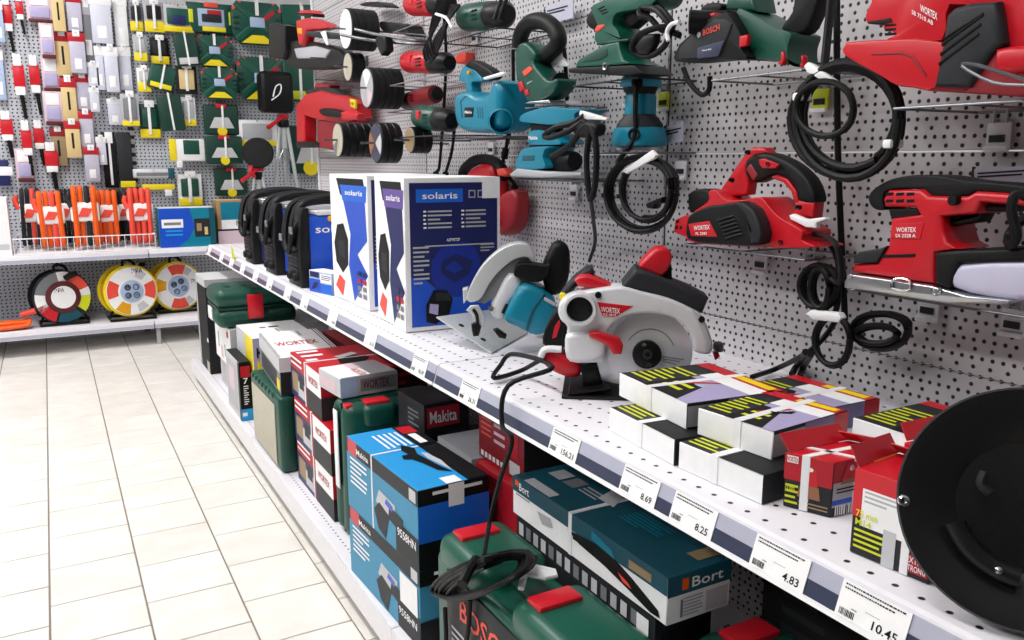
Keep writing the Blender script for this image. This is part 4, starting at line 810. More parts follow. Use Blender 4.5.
# ---- green jigsaw with D-grip
T = Tool('jigsaw', 'dark green jigsaw with black arched grip and red switches', 'jigsaw', crop(500, 10, 6.4), 1.02, (250, 596))
T.slab('body', [(100, 250), (150, 205), (215, 230), (272, 275), (262, 330), (330, 442), (388, 432), (392, 490), (300, 562), (180, 592), (140, 520), (102, 430)], .01, .07, 'green', .012)
T.tube('grip', [(125, 245), (135, 160), (180, 90), (260, 68), (335, 105), (372, 170), (365, 225), (300, 290), (235, 345)], [.045] * 9, .020, 'rubber', sub=5, n=10)
p0, p1 = T.W([(345, 470), (385, 465)], T.xf + .045); b = B(); b.cyl(p0, p1 + V((-.01, -.02, 0)), .021, 'black', n=18); b.obj('dust_spout', T.t)
T.slab('switch', [(108, 460), (135, 455), (150, 510), (125, 525)], .006, .012, 'red', .003); T.slab('speed_dial', [(150, 510), (172, 505), (180, 540), (160, 550)], .006, .012, 'red', .003)
T.slab('badge', [(140, 395), (185, 360), (205, 372), (205, 385), (155, 425)], .008, .003, 'coral', .001)
T.txt('BOSCH', (175, 475), 30, 8, .0085, 'paper', None, -18)
T.slab('shoe', [(150, 600), (180, 585), (310, 575), (320, 596)], .0, .09, 'steel', .003)
T.slab('security_tag', [(265, 358), (300, 330), (300, 250), (340, 222), (400, 240), (405, 320), (430, 352), (430, 362)], .06, .01, 'white', .003)
tray_for(T, 'wire tray carrying the dark green jigsaw', (60, 602), (400, 602), xf=1.01, clips=(.2,))
T.tube('power_cord', [(372, 170), (410, 260), (420, 380), (425, 500), (430, 640)], [.05, .06, .08, .1, .12], .005, 'rubber')

# ---- teal blower
T = Tool('blower', 'teal electric blower with round outlet and yellow-dotted trigger', 'blower', crop(400, 70, 8), 1.0, (560, 520)); T.er = 0
T.slab('housing', [(422, 245), (450, 180), (530, 168), (600, 202), (690, 190), (725, 100), (790, 105), (790, 370), (762, 470), (640, 502), (480, 484), (432, 390)], .0, .11, 'teal', .018)
T.slab('throttle', [(470, 80), (500, -20), (560, -35), (640, 50), (660, 90), (570, 100), (575, 170), (530, 165), (520, 100)], .03, .05, 'teal', .010)
T.slab('grip', [(520, -20), (560, -80), (640, -50), (730, 10), (740, 60), (690, 80), (600, 20)], .03, .05, 'rubber', .010)
T.disc('trigger_dot', (542, 20), 18, .026, .006, 'amber')
p0, p1 = T.W([(690, 400), (768, 418)], T.xf + .0); b = B(); r = .033; d = (p1 - p0).normalized(); b.lathe(p0 + V((.05, 0, 0)), (p1 - p0 - V((.055, .03, 0))), [(0, r), (.075, r), (.078, r * .85), (.04, r * .8), (.04, 0)], 'teal', 24); b.obj('outlet', T.t)
T.slab('badge', [(515, 300), (585, 298), (578, 375), (515, 378)], -.002, .003, 'black', .001); T.txt('Makita', (520, 348), 55, 22, -.0024, 'paper')
T.slabs('vent', [[(615 + 18 * i, 300), (622 + 18 * i, 298), (630 + 18 * i, 385), (622 + 18 * i, 388)] for i in range(3)], -.001, .004, 'dteal', .001)
T.slab('seam', [(478, 250), (520, 205), (526, 210), (486, 255), (500, 385), (492, 388)], -.001, .004, 'dteal', .0008)
T.slab('security_tag', [(655, 60), (810, 12), (830, 25), (820, 42), (670, 80)], -.01, .012, 'white', .004)
tray_for(T, 'wire tray carrying the teal blower', (380, 512), (800, 512), xf=.995, clips=(.2, .7))

# ---- teal finishing sander
T = Tool('sheet_sander', 'teal finishing sander with grey inlaid grip on a flat white pad', 'sander', crop(505, 95, 7.11), 1.005, (300, 592))
T.slab('lower_body', [(75, 505), (95, 430), (150, 376), (330, 366), (385, 382), (332, 440), (292, 522), (90, 522)], .004, .10, 'teal', .012)
T.slab('neck', [(165, 345), (176, 262), (270, 252), (390, 300), (396, 350), (170, 352)], .012, .08, 'teal', .010)
T.slab('neck_boot', [(165, 350), (170, 335), (396, 335), (392, 372), (170, 372)], .016, .07, 'black', .006)
T.slab('throat', [(178, 196), (330, 205), (300, 262), (176, 266)], .016, .07, 'black', .006)
g = T.slab('top_grip', [(105, 185), (130, 132), (300, 86), (460, 98), (560, 100), (572, 130), (520, 182), (460, 196), (330, 212), (180, 198)], .008, .09, 'teal', .016)
T.slab('grip_inlay', [(315, 138), (345, 100), (462, 104), (452, 142), (330, 150)], .006, .02, 'charcoal', .003, 0, g)
T.txt('Makita', (168, 318), 65, 28, .0115, 'paper')
T.slab('side_vent', [(122, 430), (205, 428), (205, 466), (120, 466)], .0025, .004, 'dteal', .001)
p0, p1 = T.W([(345, 480), (500, 470)], T.xf + .05); b = B(); b.cyl(p0, p1, .027, 'black', .022, n=20, bev=.004); b.obj('dust_nozzle', T.t)
T.slab('pad', [(30, 562), (80, 522), (300, 545), (545, 548), (545, 575), (300, 590), (40, 584)], .0, .105, 'lgrey', .004)
T.tube('power_cord', [(560, 150), (480, 200), (360, 230), (280, 290), (330, 300), (440, 260), (520, 210), (570, 190), (600, 260), (580, 450), (590, 640), (610, 740), (640, 640), (650, 400), (620, 230), (560, 230), (470, 350), (330, 440)], [-.02, -.03, -.04, -.04, -.04, -.04, -.03, -.03, -.03, -.03, -.03, -.03, -.03, -.03, -.03, -.03, -.03, -.02], .0065, 'rubber')
T.tube('hanging_cord', [(610, 740), (630, 900), (640, 1050), (600, 1180)], [-.03, .05, .12, .15], .0045, 'rubber')
T.slab('cord_wrap', [(470, 220), (560, 180), (640, 210), (620, 290), (500, 300)], -.035, .03, 'rubber', .01)
T.slab('security_tag', [(520, 180), (530, 110), (570, 120), (720, 165), (712, 180), (600, 178)], -.02, .012, 'white', .004)
tray_for(T, 'wire tray with three clear hooks carrying the teal finishing sander', (30, 600), (545, 600), xf=.995, clips=(.25, .45, .9))

# ---- teal random orbit sander
cx = onx((640.5, 100), 1.10); kz = lambda v: onx((640.5, v), 1.10).z
t = thing('orbital_sander', 'teal round random orbit sander with black skirt, above a coiled cable', 'sander', (1.10, cx.y, kz(150)))
ppm = 825 / ((cx - CAM).dot(FW)); w_ = lambda px: px / 6.4 / ppm
def ring(nm, rows, m, par=t):
    b = B(); zz = [(kz(65 + y / 6.4), w_(hw)) for y, hw in rows]; z0 = zz[0][0]; b.lathe((1.10, cx.y, z0), (0, 0, -1), [(z0 - z, r) for z, r in zz], m, 36); return b.obj(nm, par)
ring('pad', [(525, 150), (528, 158), (545, 158), (548, 140)], 'steel'); ring('skirt', [(400, 150), (408, 165), (440, 172), (500, 180), (520, 172)], 'teal')
ring('boot', [(318, 102), (325, 104), (380, 148), (402, 152)], 'charcoal'); ring('neck', [(190, 92), (205, 100), (318, 100)], 'teal'); ring('waist', [(140, 112), (190, 92)], 'black')
ring('head', [(60, 60), (64, 92), (76, 118), (100, 130), (125, 128), (145, 116)], 'teal')
fr = V((-.75, -.66, 0)); q = V((1.10, cx.y, kz(135))) + fr * w_(168)
b = B(); b.lathe(V((1.10, cx.y, kz(135))) + fr * w_(150), fr, [(0, w_(38)), (.012, w_(38)), (.012, w_(28)), (.002, w_(26)), (.002, 0)], 'black', 20); b.obj('dust_port', t)
hq = V((1.10, cx.y, kz(84))) + fr * w_(118); b = B(); b.lathe(hq - fr * .004, fr, [(0, w_(40)), (.010, w_(34)), (.012, w_(20)), (.012, 0)], 'black', 18); b.obj('cord_gland', t)
b = B(); b.text('Makita', V((1.10, cx.y, kz(108))) + V((-.86, .1, 0)) * w_(103) + V((0, .02, 0)), V((0, -.028, 0)), V((0, 0, .012)), V((-1, 0, 0)), 'paper'); b.obj('lettering', t)
b = B(); b.tube([hq + fr * .006, hq + fr * .014 + V((0, 0, -.012)), hq + fr * .014 + V((0, 0, -.06)), hq + fr * .016 + V((0, 0, -.11)), V((1.03, cx.y - .02, kz(162)))], .0055, 'rubber'); b.obj('power_cord', t)
random.seed(3)
def coil(par, c, ru, rv, turns, r, x, spread=.01, n=14, name='cable_coil', m='rubber', ph=0):
    P = []
    for i in range(int(turns * n) + 1):
        a = 2 * math.pi * i / n + ph; k = i // n; jx = x + spread * ((k * 37) % 5 - 2) / 2; du = 1 + .06 * math.sin(k * 2.1 + a * .5); dv = 1 + .05 * math.cos(k * 1.7 + a * .4)
        P.append(onx((c[0] + ru * du * math.cos(a) + (k % 3 - 1) * 1.6, c[1] + rv * dv * math.sin(a) + (k % 2) * 2), jx))
    b = B(); b.tube(P, r, m, n=8, sub=2); return b.obj(name, par)
coil(t, (643, 193), 34, 37, 3.1, .0052, 1.06, .012); coil(t, (648, 190), 24, 29, 2.3, .0052, 1.05, .012)
b = B(); b.prism([onx(q, 1.03) for q in ((621, 171), (651, 150), (656, 155), (653, 159), (626, 174))], (1, 0, 0), .01, 'white', bev=.003); b.obj('security_tag', t)
b = B(); b.prism([onx(q, 1.05) for q in ((646, 203), (661, 197), (661, 203), (655, 204), (652, 209), (646, 208))], (1, 0, 0), .02, 'black', bev=.004); b.obj('plug', t)
tray('wire tray carrying the teal orbital sander', cx.y - .085, cx.y + .085, kz(151.0), 1.02, clips=(.2,))

# ---- cable coil hung beside the belt sander, and the strapped cord bundle
t = thing('cable_coil', 'thick black cable coil with white ties and a security tag', 'cable', onx((850, 120), 1.04))
coil(t, (850, 119), 50, 57, 2.1, .0064, 1.045, .014, name='cable_loop'); coil(t, (852, 116), 47, 50, 2.0, .0064, 1.05, .014, ph=1, name='cable_loop'); coil(t, (847, 121), 52, 54, 2.0, .0058, 1.06, .012, ph=2, name='cable_loop'); coil(t, (827, 108), 28, 27, 1.2, .005, 1.025, .006, name='cable_loop')
b = B(); b.tube([onx(q, x) for q, x in [((824, 70), 1.04), ((828, 30), 1.05), ((834, -30), 1.06)]], .0065, 'rubber'); b.obj('cable_end', t)
b = B(); b.tube([onx(q, x) for q, x in [((837, -20), 1.14), ((837, 60), 1.14), ((838, 150), 1.15), ((841, 230), 1.15), ((845, 320), 1.15)]], .0055, 'rubber'); b.obj('hanging_cord', t)
b = B(); b.prism([onx(q, 1.025) for q in ((803, 66), (807, 62), (812, 64), (836, 81), (838, 86), (832, 87), (806, 72))], (1, 0, 0), .01, 'white', bev=.003); b.obj('security_tag', t)
for c in ((802, 97), (893, 144)):
    p = onx(c, 1.035); b = B(); b.box(p, (.03, .014, .012), 'white', bev=.003); b.obj('cable_tie', t)
b = B(); b.cyl(onx((828, 78), PX - .004), onx((828, 78), 1.03), .003, 'wire', n=8); b.obj('peg', t)
t = thing('cord_bundle', 'black power cords bundled in a white clip, hanging down to the shelf', 'cable', onx((836, 345), 1.10))
coil(t, (820, 286), 18, 21, 3, .0048, 1.09, .012, name='cable_loop'); coil(t, (821, 288), 9, 19, 3, .0046, 1.08, .014, name='cable_loop'); coil(t, (878, 334), 20, 9, 2, .0048, 1.10, .012, name='cable_loop'); coil(t, (834, 340), 17, 24, 2, .0048, 1.08, .012, name='cable_loop'); coil(t, (882, 330), 27, 17, 3, .005, 1.11, .014, name='cable_loop')
b = B(); b.prism([onx(q, 1.06) for q in ((804, 314), (810, 310), (838, 313), (841, 318), (838, 323), (812, 320))], (1, 0, 0), .016, 'white', bev=.004); b.obj('clip', t)
b = B(); b.tube([onx(q, x) for q, x in [((836, 320), 1.09), ((826, 335), 1.10), ((808, 352), 1.09)]] + [onz(q, SZ + .013) for q in ((778, 368), (752, 377))], .0048, 'rubber'); b.obj('cord', t)
for a, c in (((806, 352), (792, 374)), ((811, 354), (800, 376))):
    b = B(); b.tube([onx(a, 1.07), onz(((a[0] + c[0]) / 2 - 2, (a[1] + c[1]) / 2 + 2), SZ + .02), onz(c, SZ + .011)], .006, 'rubber', n=8, sub=4); b.obj('plug', t)
b = B(); b.tube([onx(q, x) for q, x in [((828, 240), 1.10), ((838, 262), 1.10), ((838, 300), 1.09), ((834, 316), 1.085)]], .0048, 'rubber'); b.obj('cord', t)
# wall price cards
for lb, P, x in (('white price card on the wall above the red sheet sander', ((974, 169), (1040, 165), (1040, 186), (974, 189)), PX - .012), ('white price card beside the teal orbital sander', ((665, 128), (683, 120), (683, 141), (665, 145)), PX - .03), ('white price card hung above the dark green jigsaw', ((545, 8), (573, -2), (573, 18), (548, 24)), PX - .03)):
    Q = [onx(q, x) for q in P]; c = sum(Q, V((0, 0, 0))) / 4
    b = B(); b.prism(Q, (1, 0, 0), .002, 'card_lilac'); root = b.obj('price_card', None, loc=c); tag(root, lb, 'price card', 'price cards on the tool wall')
    b = B(); k = lambda u, v_: Q[3] + (Q[2] - Q[3]) * u + (Q[0] - Q[3]) * v_ + V((-.0006, 0, 0))
    for v0, u1 in ((.72, .9), (.55, .75)): b.poly([k(.06, v0), k(u1, v0), k(u1, v0 + .09), k(.06, v0 + .09)], 'charcoal')
    b.obj('print', root)
    b = B(); b.box((x + .001, Q[0].y + .001, c.z), (.004, .003, (Q[0] - Q[3]).length), 'charcoal'); b.obj('holder', root)
    b = B(); b.cyl((x + .002, c.y, c.z), (PX - .0006, c.y, c.z), .002, 'wire', n=8); b.obj('peg', root)

# ================================================================== circular saws and loose tools on the upper shelf
class PTool(Tool):
    """the same, in an upright plane through o that looks along azimuth az"""
    def __init__(s, name, label, cat, crp, o, az, group=None):
        s.c = crp; s.o = V(o); a = math.radians(az); s.n = V((math.sin(a), math.cos(a), 0)); s.e = V((math.cos(a), -math.sin(a), 0)); s.xf = 0
        s.t = thing(name, label, cat, s.o, group); s.last = s.t
    def W(s, pts, d): return [onp(q, s.o + s.n * d, s.n) for q in s.c(*pts)]
    def slab(s, name, pts, d, depth, m, bev=.004, sm=0, par=None, seg=3):
        b = B(); b.prism(s.W(pts, d), s.n, depth, m, bev=bev, sm=sm or (3 if bev >= .01 else 0), seg=seg); s.last = b.obj(name, par or s.t); return s.last
    def disc(s, name, c, rpx, d, depth, m, par=None, n=36, hole=None):
        p, p2 = s.W([c, (c[0], c[1] - rpx)], d); r = (p2 - p).length
        pr = [(0, 0), (0, r * .97), (.0004, r), (depth, r), (depth, 0)] if not hole else [(depth * .8, 0), (depth * .8, hole * r), (0, hole * r), (0, r * .96), (r * .04, r), (depth, r)]
        b = B(); b.lathe(p, s.n, pr, m, n); return b.obj(name, par or s.t)
    def txt(s, t, c, w, h, d, m, par=None, slant=0):
        O, U, Wv = s.W([c, (c[0] + w, c[1] + slant), (c[0], c[1] - h)], d); b = B(); b.text(t, O, U - O, Wv - O, -s.n, m, .0006); return b.obj('lettering', par or s.t)
    def tube(s, name, pts, d, r, m, par=None, sub=5, n=8, rads=None):
        ds = d if isinstance(d, (list, tuple)) else [d] * len(pts); b = B()
        b.tube([s.W([q], k)[0] for q, k in zip(pts, ds)], r, m, n=n, sub=sub, rads=rads); return b.obj(name, par or s.t)
o = onz((590, 398), SZ + .0006)
T = PTool('circular_saw', 'white and red circular saw with bare steel blade and black hub', 'circular saw', crop(535, 240, 3.765), o, 35)
bl = T.disc('blade', (432, 424), 156, .022, .002, 'blade')
hub = T.disc('flange', (422, 433), 53, .012, .010, 'black', bl); T.disc('arbor_bolt', (424, 432), 18, .007, .006, 'dsteel', bl); T.disc('bolt_socket', (424, 432), 9, .006, .003, 'black', bl)
for c in ((412, 396), (431, 470)): T.disc('flange_pin', c, 8, .0108, .003, 'chrome', bl)
b = B(); p0 = T.W([(432, 430)], .0215)[0]
arc = [T.W([(432 + 95 * math.cos(math.radians(a)), 430 - 95 * math.sin(math.radians(a)))], .0214)[0] for a in range(20, 150, 8)]
b.tube(arc, .0006, 'dsteel', n=5, sub=1); b.obj('blade_mark', bl)
b = B(); 
for i in range(3): O, U, Wv = T.W([(480, 440 + 9 * i), (560 - 14 * i, 452 + 9 * i), (480, 436 + 9 * i)], .0214); b.quad(O, U - O, Wv - O, -T.n, 'grey')
b.obj('blade_print', bl)
T.slab('lower_guard', [(214, 465), (228, 505), (255, 530), (330, 545), (400, 540), (400, 430), (270, 400)], .026, .01, 'blade', .002, 2)
gd = T.slab('upper_guard', [(86, 262), (104, 226), (150, 204), (240, 186), (330, 178), (402, 196), (500, 220), (590, 260), (632, 292), (668, 380), (662, 430), (602, 422), (592, 372), (560, 322), (510, 290), (432, 276), (362, 281), (312, 302), (276, 345), (262, 400), (264, 456), (232, 464), (132, 460), (112, 402), (122, 332), (96, 302)], .0, .055, 'silver_plastic', .010)
T.slab('guard_boss', [(112, 380), (140, 352), (250, 365), (268, 400), (240, 452), (132, 458)], -.012, .03, 'silver_plastic', .010)
T.slab('guard_edge', [(590, 262), (632, 294), (668, 382), (660, 430), (640, 425), (640, 380), (610, 305)], -.003, .02, 'lgrey', .003)
T.disc('dust_port', (168, 264), 62, -.022, .03, 'silver_plastic', gd, hole=.80); T.disc('port_hole', (168, 264), 47, -.008, .004, 'dark', gd)
for c in ((238, 208), (141, 372), (628, 300)): T.disc('screw', c, 12, -.004, .006, 'black', gd)
T.slab('badge', [(234, 234), (370, 250), (302, 291), (254, 286)], -.0016, .003, 'red', .0006, 0, gd); T.txt('WORTEX', (248, 270), 72, 20, -.002, 'paper', gd, 8); T.txt('CS 1813', (256, 284), 48, 9, -.002, 'paper', gd, 4)
T.slab('lever', [(200, 352), (230, 345), (320, 372), (333, 400), (326, 432), (295, 432), (270, 396), (205, 366)], -.018, .016, 'red', .006)
T.slab('front_cover', [(328, 172), (380, 108), (432, 120), (500, 150), (590, 186), (656, 220), (632, 277), (520, 232), (402, 193), (350, 197)], .008, .075, 'charcoal', .008)
T.slab('front_grip', [(393, 98), (448, 38), (468, 30), (492, 31), (514, 52), (512, 92), (480, 137), (430, 126)], .02, .05, 'red', .014)
T.slab('grip_underside', [(484, 140), (514, 92), (517, 150)], .03, .04, 'black', .003)
T.slab('rear_cover', [(148, 152), (165, 136), (202, 132), (302, 180), (250, 190), (162, 176)], .02, .05, 'red', .006)
T.slab('motor_housing', [(100, 200), (140, 150), (190, 110), (215, 105), (225, 140), (155, 180), (120, 226)], .04, .06, 'charcoal', .008)
T.disc('motor_end', (105, 216), 14, .03, .02, 'yellow')
T.slab('rear_grip', [(28, 392), (44, 322), (90, 258), (112, 302), (114, 402), (75, 405)], .03, .05, 'rubber', .012)
T.slab('grip_stripe', [(64, 372), (74, 325), (92, 300), (96, 318), (80, 368)], .028, .01, 'red', .002)
T.slab('lower_grip', [(20, 432), (60, 412), (112, 432), (172, 470), (166, 516), (112, 518), (42, 482)], .03, .05, 'red', .014)
T.tube('grip_collar', [(22, 440), (40, 412), (100, 412)], .028, .006, 'white', sub=4)
T.slab('motor_foot', [(170, 472), (232, 462), (255, 548), (182, 566)], .02, .06, 'black', .004)
c0, c1 = T.W([(100, 600)], -.005)[0], T.W([(690, 600)], -.005)[0]; L_ = .30
b = B(); b.box(c0 + T.e * (L_ / 2) + T.n * .07 + V((0, 0, SZ + .0026 - c0.z)), (L_, .15, .004), 'dark', ax=(T.e, T.n, V((0, 0, 1))), bev=.0015); pl = b.obj('base_plate', T.t)
b = B(); b.prism([c0 + T.e * .01 + V((0, 0, SZ + .005 - c0.z)), c0 + T.e * .08 + V((0, 0, SZ + .018 - c0.z)), c0 + T.e * .08 + V((0, 0, SZ + .022 - c0.z)), c0 + T.e * .012 + V((0, 0, SZ + .010 - c0.z))], T.n, .09, 'black', bev=.001); b.obj('tilt_quadrant', pl)
p = T.W([(690, 402)], .03)[0]; b = B(); b.box(p, (.016, .02, .016), 'dsteel', ax=(T.e, T.n, V((0, 0, 1))), bev=.004); b.obj('depth_lock', T.t)
T.slab('depth_knob', [(672, 428), (690, 420), (698, 440), (680, 455)], .03, .02, 'red', .003)
# its cord: over the shelf edge and down to a coil on the green case
P = T.W([(15, 455)], .055) + [onz(q, SZ + .012) for q in ((520, 371), (494, 378))] + [onz((500, 366), SZ + .02), onz((513, 354), SZ + .045)]
P += [V((.70, 1.12, SZ + .055)), V((.625, 1.135, SZ + .030)), V((.608, 1.125, SZ - .03))] + [onx(q, x) for q, x in (((512, 440), .606), ((500, 480), .602), ((490, 520), .60))] + [onz((484, 556), .402)]
b = B(); b.tube(P, .0042, 'rubber', n=8, sub=6); b.obj('power_cord', T.t)
Q = []
for i in range(64):
    a = 2 * math.pi * i / 13; k = i // 13; q = (484 + (52 - 4 * k) * math.cos(a) + 4 * math.sin(a), 574 + (15 - k) * math.sin(a) - 17 * math.cos(a) + k * 1.5)
    c = onz(q, .402 + .006 * ((k * 3) % 4)); Q.append(c if c.x > .548 else onx(q, .538 - .003 * (k % 3)))
b = B(); b.tube(Q, .0042, 'rubber', n=8, sub=2); b.obj('cord_coil', T.t)
b = B(); b.tube([onz((476, 560), .408), onz((468, 572), .414), onz((462, 584), .408)], .0085, 'rubber', n=8); b.obj('coil_tie', T.t)
b = B(); b.tube([onx(q, .535) for q in ((470, 600), (468, 630), (462, 660))], .0042, 'rubber', n=8); b.obj('cord_tail', T.t)
b = B(); b.tube([onx(q, .535) for q in ((445, 608), (446, 640), (444, 670))], .0042, 'rubber', n=8); b.obj('cord_tail', T.t)
# white hook tag lying on the case
Pw = [onz(q, .393) for q in ((518, 586), (522, 566), (530, 562), (556, 568), (558, 574), (545, 577), (528, 573), (524, 587))]
b = B(); b.prism(Pw, (0, 0, -1), .008, 'white', bev=.003); tag(b.obj('security_tag', None, loc=Pw[2]), 'white plastic security tag lying on the long green case', 'security tag')

# ---- teal saw
o = onz((491, 353.8), SZ + .0006)
T = PTool('circular_saw', 'teal circular saw with silver guard, tilted on its pale base plate', 'circular saw', crop(430, 235, 4.925), o, 29)
P1 = onz((491, 354), SZ + .0012); P2 = onz((527.5, 333.5), SZ + .0012); P0 = onz((436, 318), SZ + .058); P3 = P2 + (P0 - P1) * .72; nn = (P2 - P1).cross(P0 - P1).normalized()
b = B(); b.prism([P0, P1, P2, P3], nn, .0035, 'alu', bev=.001); pl = b.obj('base_plate', T.t)
b = B()
for q in ((.15, .3), (.15, .7)): p = P0 + (P1 - P0) * q[1] + (P3 - P0) * q[0] + nn * .003; b.lathe(p, nn, [(0, .006), (.002, .006), (.002, 0)], 'black', 12)
b.obj('slot', pl)
T.slab('guard', [(180, 305), (205, 240), (260, 150), (340, 76), (420, 42), (482, 50), (512, 90), (516, 140), (480, 112), (420, 120), (350, 170), (292, 240), (252, 312), (200, 332)], .0, .05, 'alu', .010)
T.slab('guard_inner', [(232, 330), (285, 240), (345, 170), (420, 116), (480, 108), (500, 140), (430, 175), (350, 240), (330, 300), (270, 340)], .012, .04, 'grey', .004)
T.slab('guard_tab', [(160, 268), (185, 262), (185, 318), (165, 340)], .008, .03, 'alu', .003)
T.slab('gear_case', [(325, 300), (390, 190), (462, 236), (402, 332), (352, 418), (296, 385)], .0, .08, 'silver_plastic', .012)
mt = T.slab('motor', [(366, 420), (398, 332), (468, 240), (600, 305), (622, 375), (592, 470), (520, 500), (440, 462)], -.03, .11, 'teal', .024)
T.slab('motor_seam', [(470, 468), (500, 370), (560, 285), (570, 290), (512, 375), (482, 472)], -.032, .01, 'dteal', .001, 0, mt)
T.slab('rating_label', [(565, 305), (620, 335), (615, 352), (562, 322)], -.034, .004, 'lgrey', .001, 0, mt)
T.slab('front_grip', [(413, 190), (430, 150), (470, 140), (560, 152), (590, 150), (560, 222), (500, 232), (430, 210)], -.02, .05, 'rubber', .016)
T.slab('rear_grip', [(555, 160), (600, 62), (622, 40), (650, 36), (682, 60), (692, 122), (682, 222), (640, 292), (580, 292), (556, 222)], .0, .055, 'rubber', .016)
q = T.slab('tilt_quadrant', [(178, 372), (200, 348), (238, 346), (268, 395), (272, 482), (240, 510), (222, 430), (205, 390)], -.01, .008, 'alu', .002)
T.tube('quadrant_slot', [(212, 365), (230, 395), (236, 450)], -.012, .0035, 'black', q)
T.slab('wing_nut', [(202, 440), (232, 425), (252, 455), (240, 500), (212, 502), (205, 470)], -.022, .014, 'black', .005)
T.slab('wing_nut', [(310, 470), (330, 462), (378, 495), (372, 515), (340, 508)], -.03, .02, 'black', .006)
for c in ((300, 362), (430, 135), (478, 88)): T.disc('screw', c, 14, -.004 if c[1] > 200 else .014, .008, 'chrome')
T.slab('angle_lever', [(350, 385), (372, 340), (388, 345), (368, 392)], -.012, .012, 'black', .004)
T.tube('power_cord', [(600, 440), (540, 520), (500, 545), (440, 555), (400, 600), (360, 680)], [.02, .0, -.04, -.06, -.1, -.13], .0045, 'rubber') if False else None
T.slab('cord_gland', [(440, 560), (470, 550), (490, 590), (480, 625), (450, 620)], -.07, .02, 'black', .006) if False else None

# ---- grinder behind the saws
t = thing('angle_grinder', 'grey-guarded angle grinder lying behind the white circular saw', 'grinder', V((1.03, 1.42, SZ + .0006)))
c = V((1.03, 1.42, SZ + .064)); ax_ = V((-.5, -.8, .25)).normalized()
b = B(); b.lathe(c, ax_, [(0, .03), (0, .06), (.012, .060), (.014, .055), (.006, .05), (.006, 0)], 'grey', 32); b.obj('guard', t)
b = B(); b.lathe(c - ax_ * .001, -ax_, [(0, .028), (.03, .03), (.05, .024), (.052, 0)], 'black', 20); b.obj('gear_head', t)
b = B(); b.tube([c - ax_ * .03, c - ax_ * .03 + V((-.06, .05, -.01)), c - ax_ * .03 + V((-.12, .12, -.012))], .026, 'rubber', n=14); b.obj('body', t)
b = B(); b.tube([c + V((.02, -.09, -.05)), c + V((.02, -.10, -.01)), c + V((.02, -.105, .04))], .006, 'black', n=8); b.obj('side_handle', t)

# ---- red tool behind the helmet carton
T = Tool('angle_grinder', 'red and black grinder hanging on the wall behind the helmet cartons', 'grinder', crop(320, 80, 5.12), 1.08, (850, 640))
T.tube('guard', [(740, 560), (735, 470), (790, 415), (860, 408), (920, 440), (950, 500)], .04, .016, 'rubber', sub=5, n=10)
T.slab('body', [(745, 490), (790, 440), (860, 430), (910, 460), (930, 560), (960, 700), (900, 760), (860, 700), (800, 600)], .02, .07, 'red_tool', .014)
T.slab('switch', [(900, 455), (935, 450), (955, 480), (940, 495), (905, 490)], .01, .03, 'coral', .006)
T.slab('tail', [(900, 620), (980, 560), (1000, 640), (980, 760), (910, 790)], .03, .05, 'dred', .012)
a = onx((410, 180), PX); b = B(); q = T.W([(850, 470)], T.xf + .085)[0]; b.cyl(q, V((PX - .0006, q.y, q.z)), .004, 'wire', n=8); b.obj('peg', T.t)

# ================================================================== far half of the tool wall
# abrasive discs threaded on long pegs
GD = 'abrasive wheels threaded on wall pegs'
def wheels(label, c, ry, xf, x1, m, face, fm=None, hook=True):
    p = onx(c, xf); r = ry * ((p - CAM).dot(FW)) / 825
    t = thing('abrasive_wheel', label, 'abrasive disc', (xf, p.y, p.z), GD)
    n = max(1, int((x1 - xf) / .022)); st = (x1 - xf) / n
    for i in range(n):
        b = B(); x = xf + i * st; b.lathe((x, p.y, p.z), (1, 0, 0), [(0, .012), (0, r * .96), (.002, r), (st - .003, r), (st - .0008, r * .97), (st - .0008, .012)], m, 32); b.obj('disc', t)
    b = B(); b.lathe((xf - .002, p.y, p.z), (1, 0, 0), [(0, .010), (0, r * .93), (.002, r * .93)], face, 32); b.obj('paper_face', t)
    if fm:
        b = B()
        for a0, a1, mm in fm: b.poly([V((xf - .003, p.y, p.z))] + [V((xf - .003, p.y + r * .9 * math.cos(math.radians(a)), p.z + r * .9 * math.sin(math.radians(a)))) for a in range(a0, a1 + 1, 10)], mm)
        b.obj('face_print', t)
    b = B(); b.cyl((PX - .0006, p.y, p.z), (xf - .05, p.y, p.z), .0035, 'wire', n=10); b.obj('peg', t)
wheels('black abrasive wheels with white face beside the red hammer drill, topmost peg', (346, 29), 20, .96, 1.06, 'dark', 'paper')
wheels('thin grey-faced abrasive wheel on the peg below the white-faced wheels', (348, 67), 14, .98, 1.03, 'dark', 'beige')
wheels('ribbed black abrasive wheels with pale rim on the middle peg', (367, 88), 20, .97, 1.08, 'dark', 'lgrey', [(60, 140, 'paper'), (200, 260, 'pink_paper')])
wheels('wide black flap wheel with cream face under the red hammer', (338, 140), 17, .89, 1.02, 'black', 'beige', [(290, 340, 'grey')])
wheels('black grinding wheel with brown and blue label face', (376, 143), 20, .93, 1.00, 'black', 'slate', [(-40, 40, 'skin_print'), (150, 220, 'paper_grey')])
wheels('small green-grey wire wheel beside the green motor', (410, 140), 13, .98, 1.04, 'black', 'beige', [(0, 360, 'tan')])

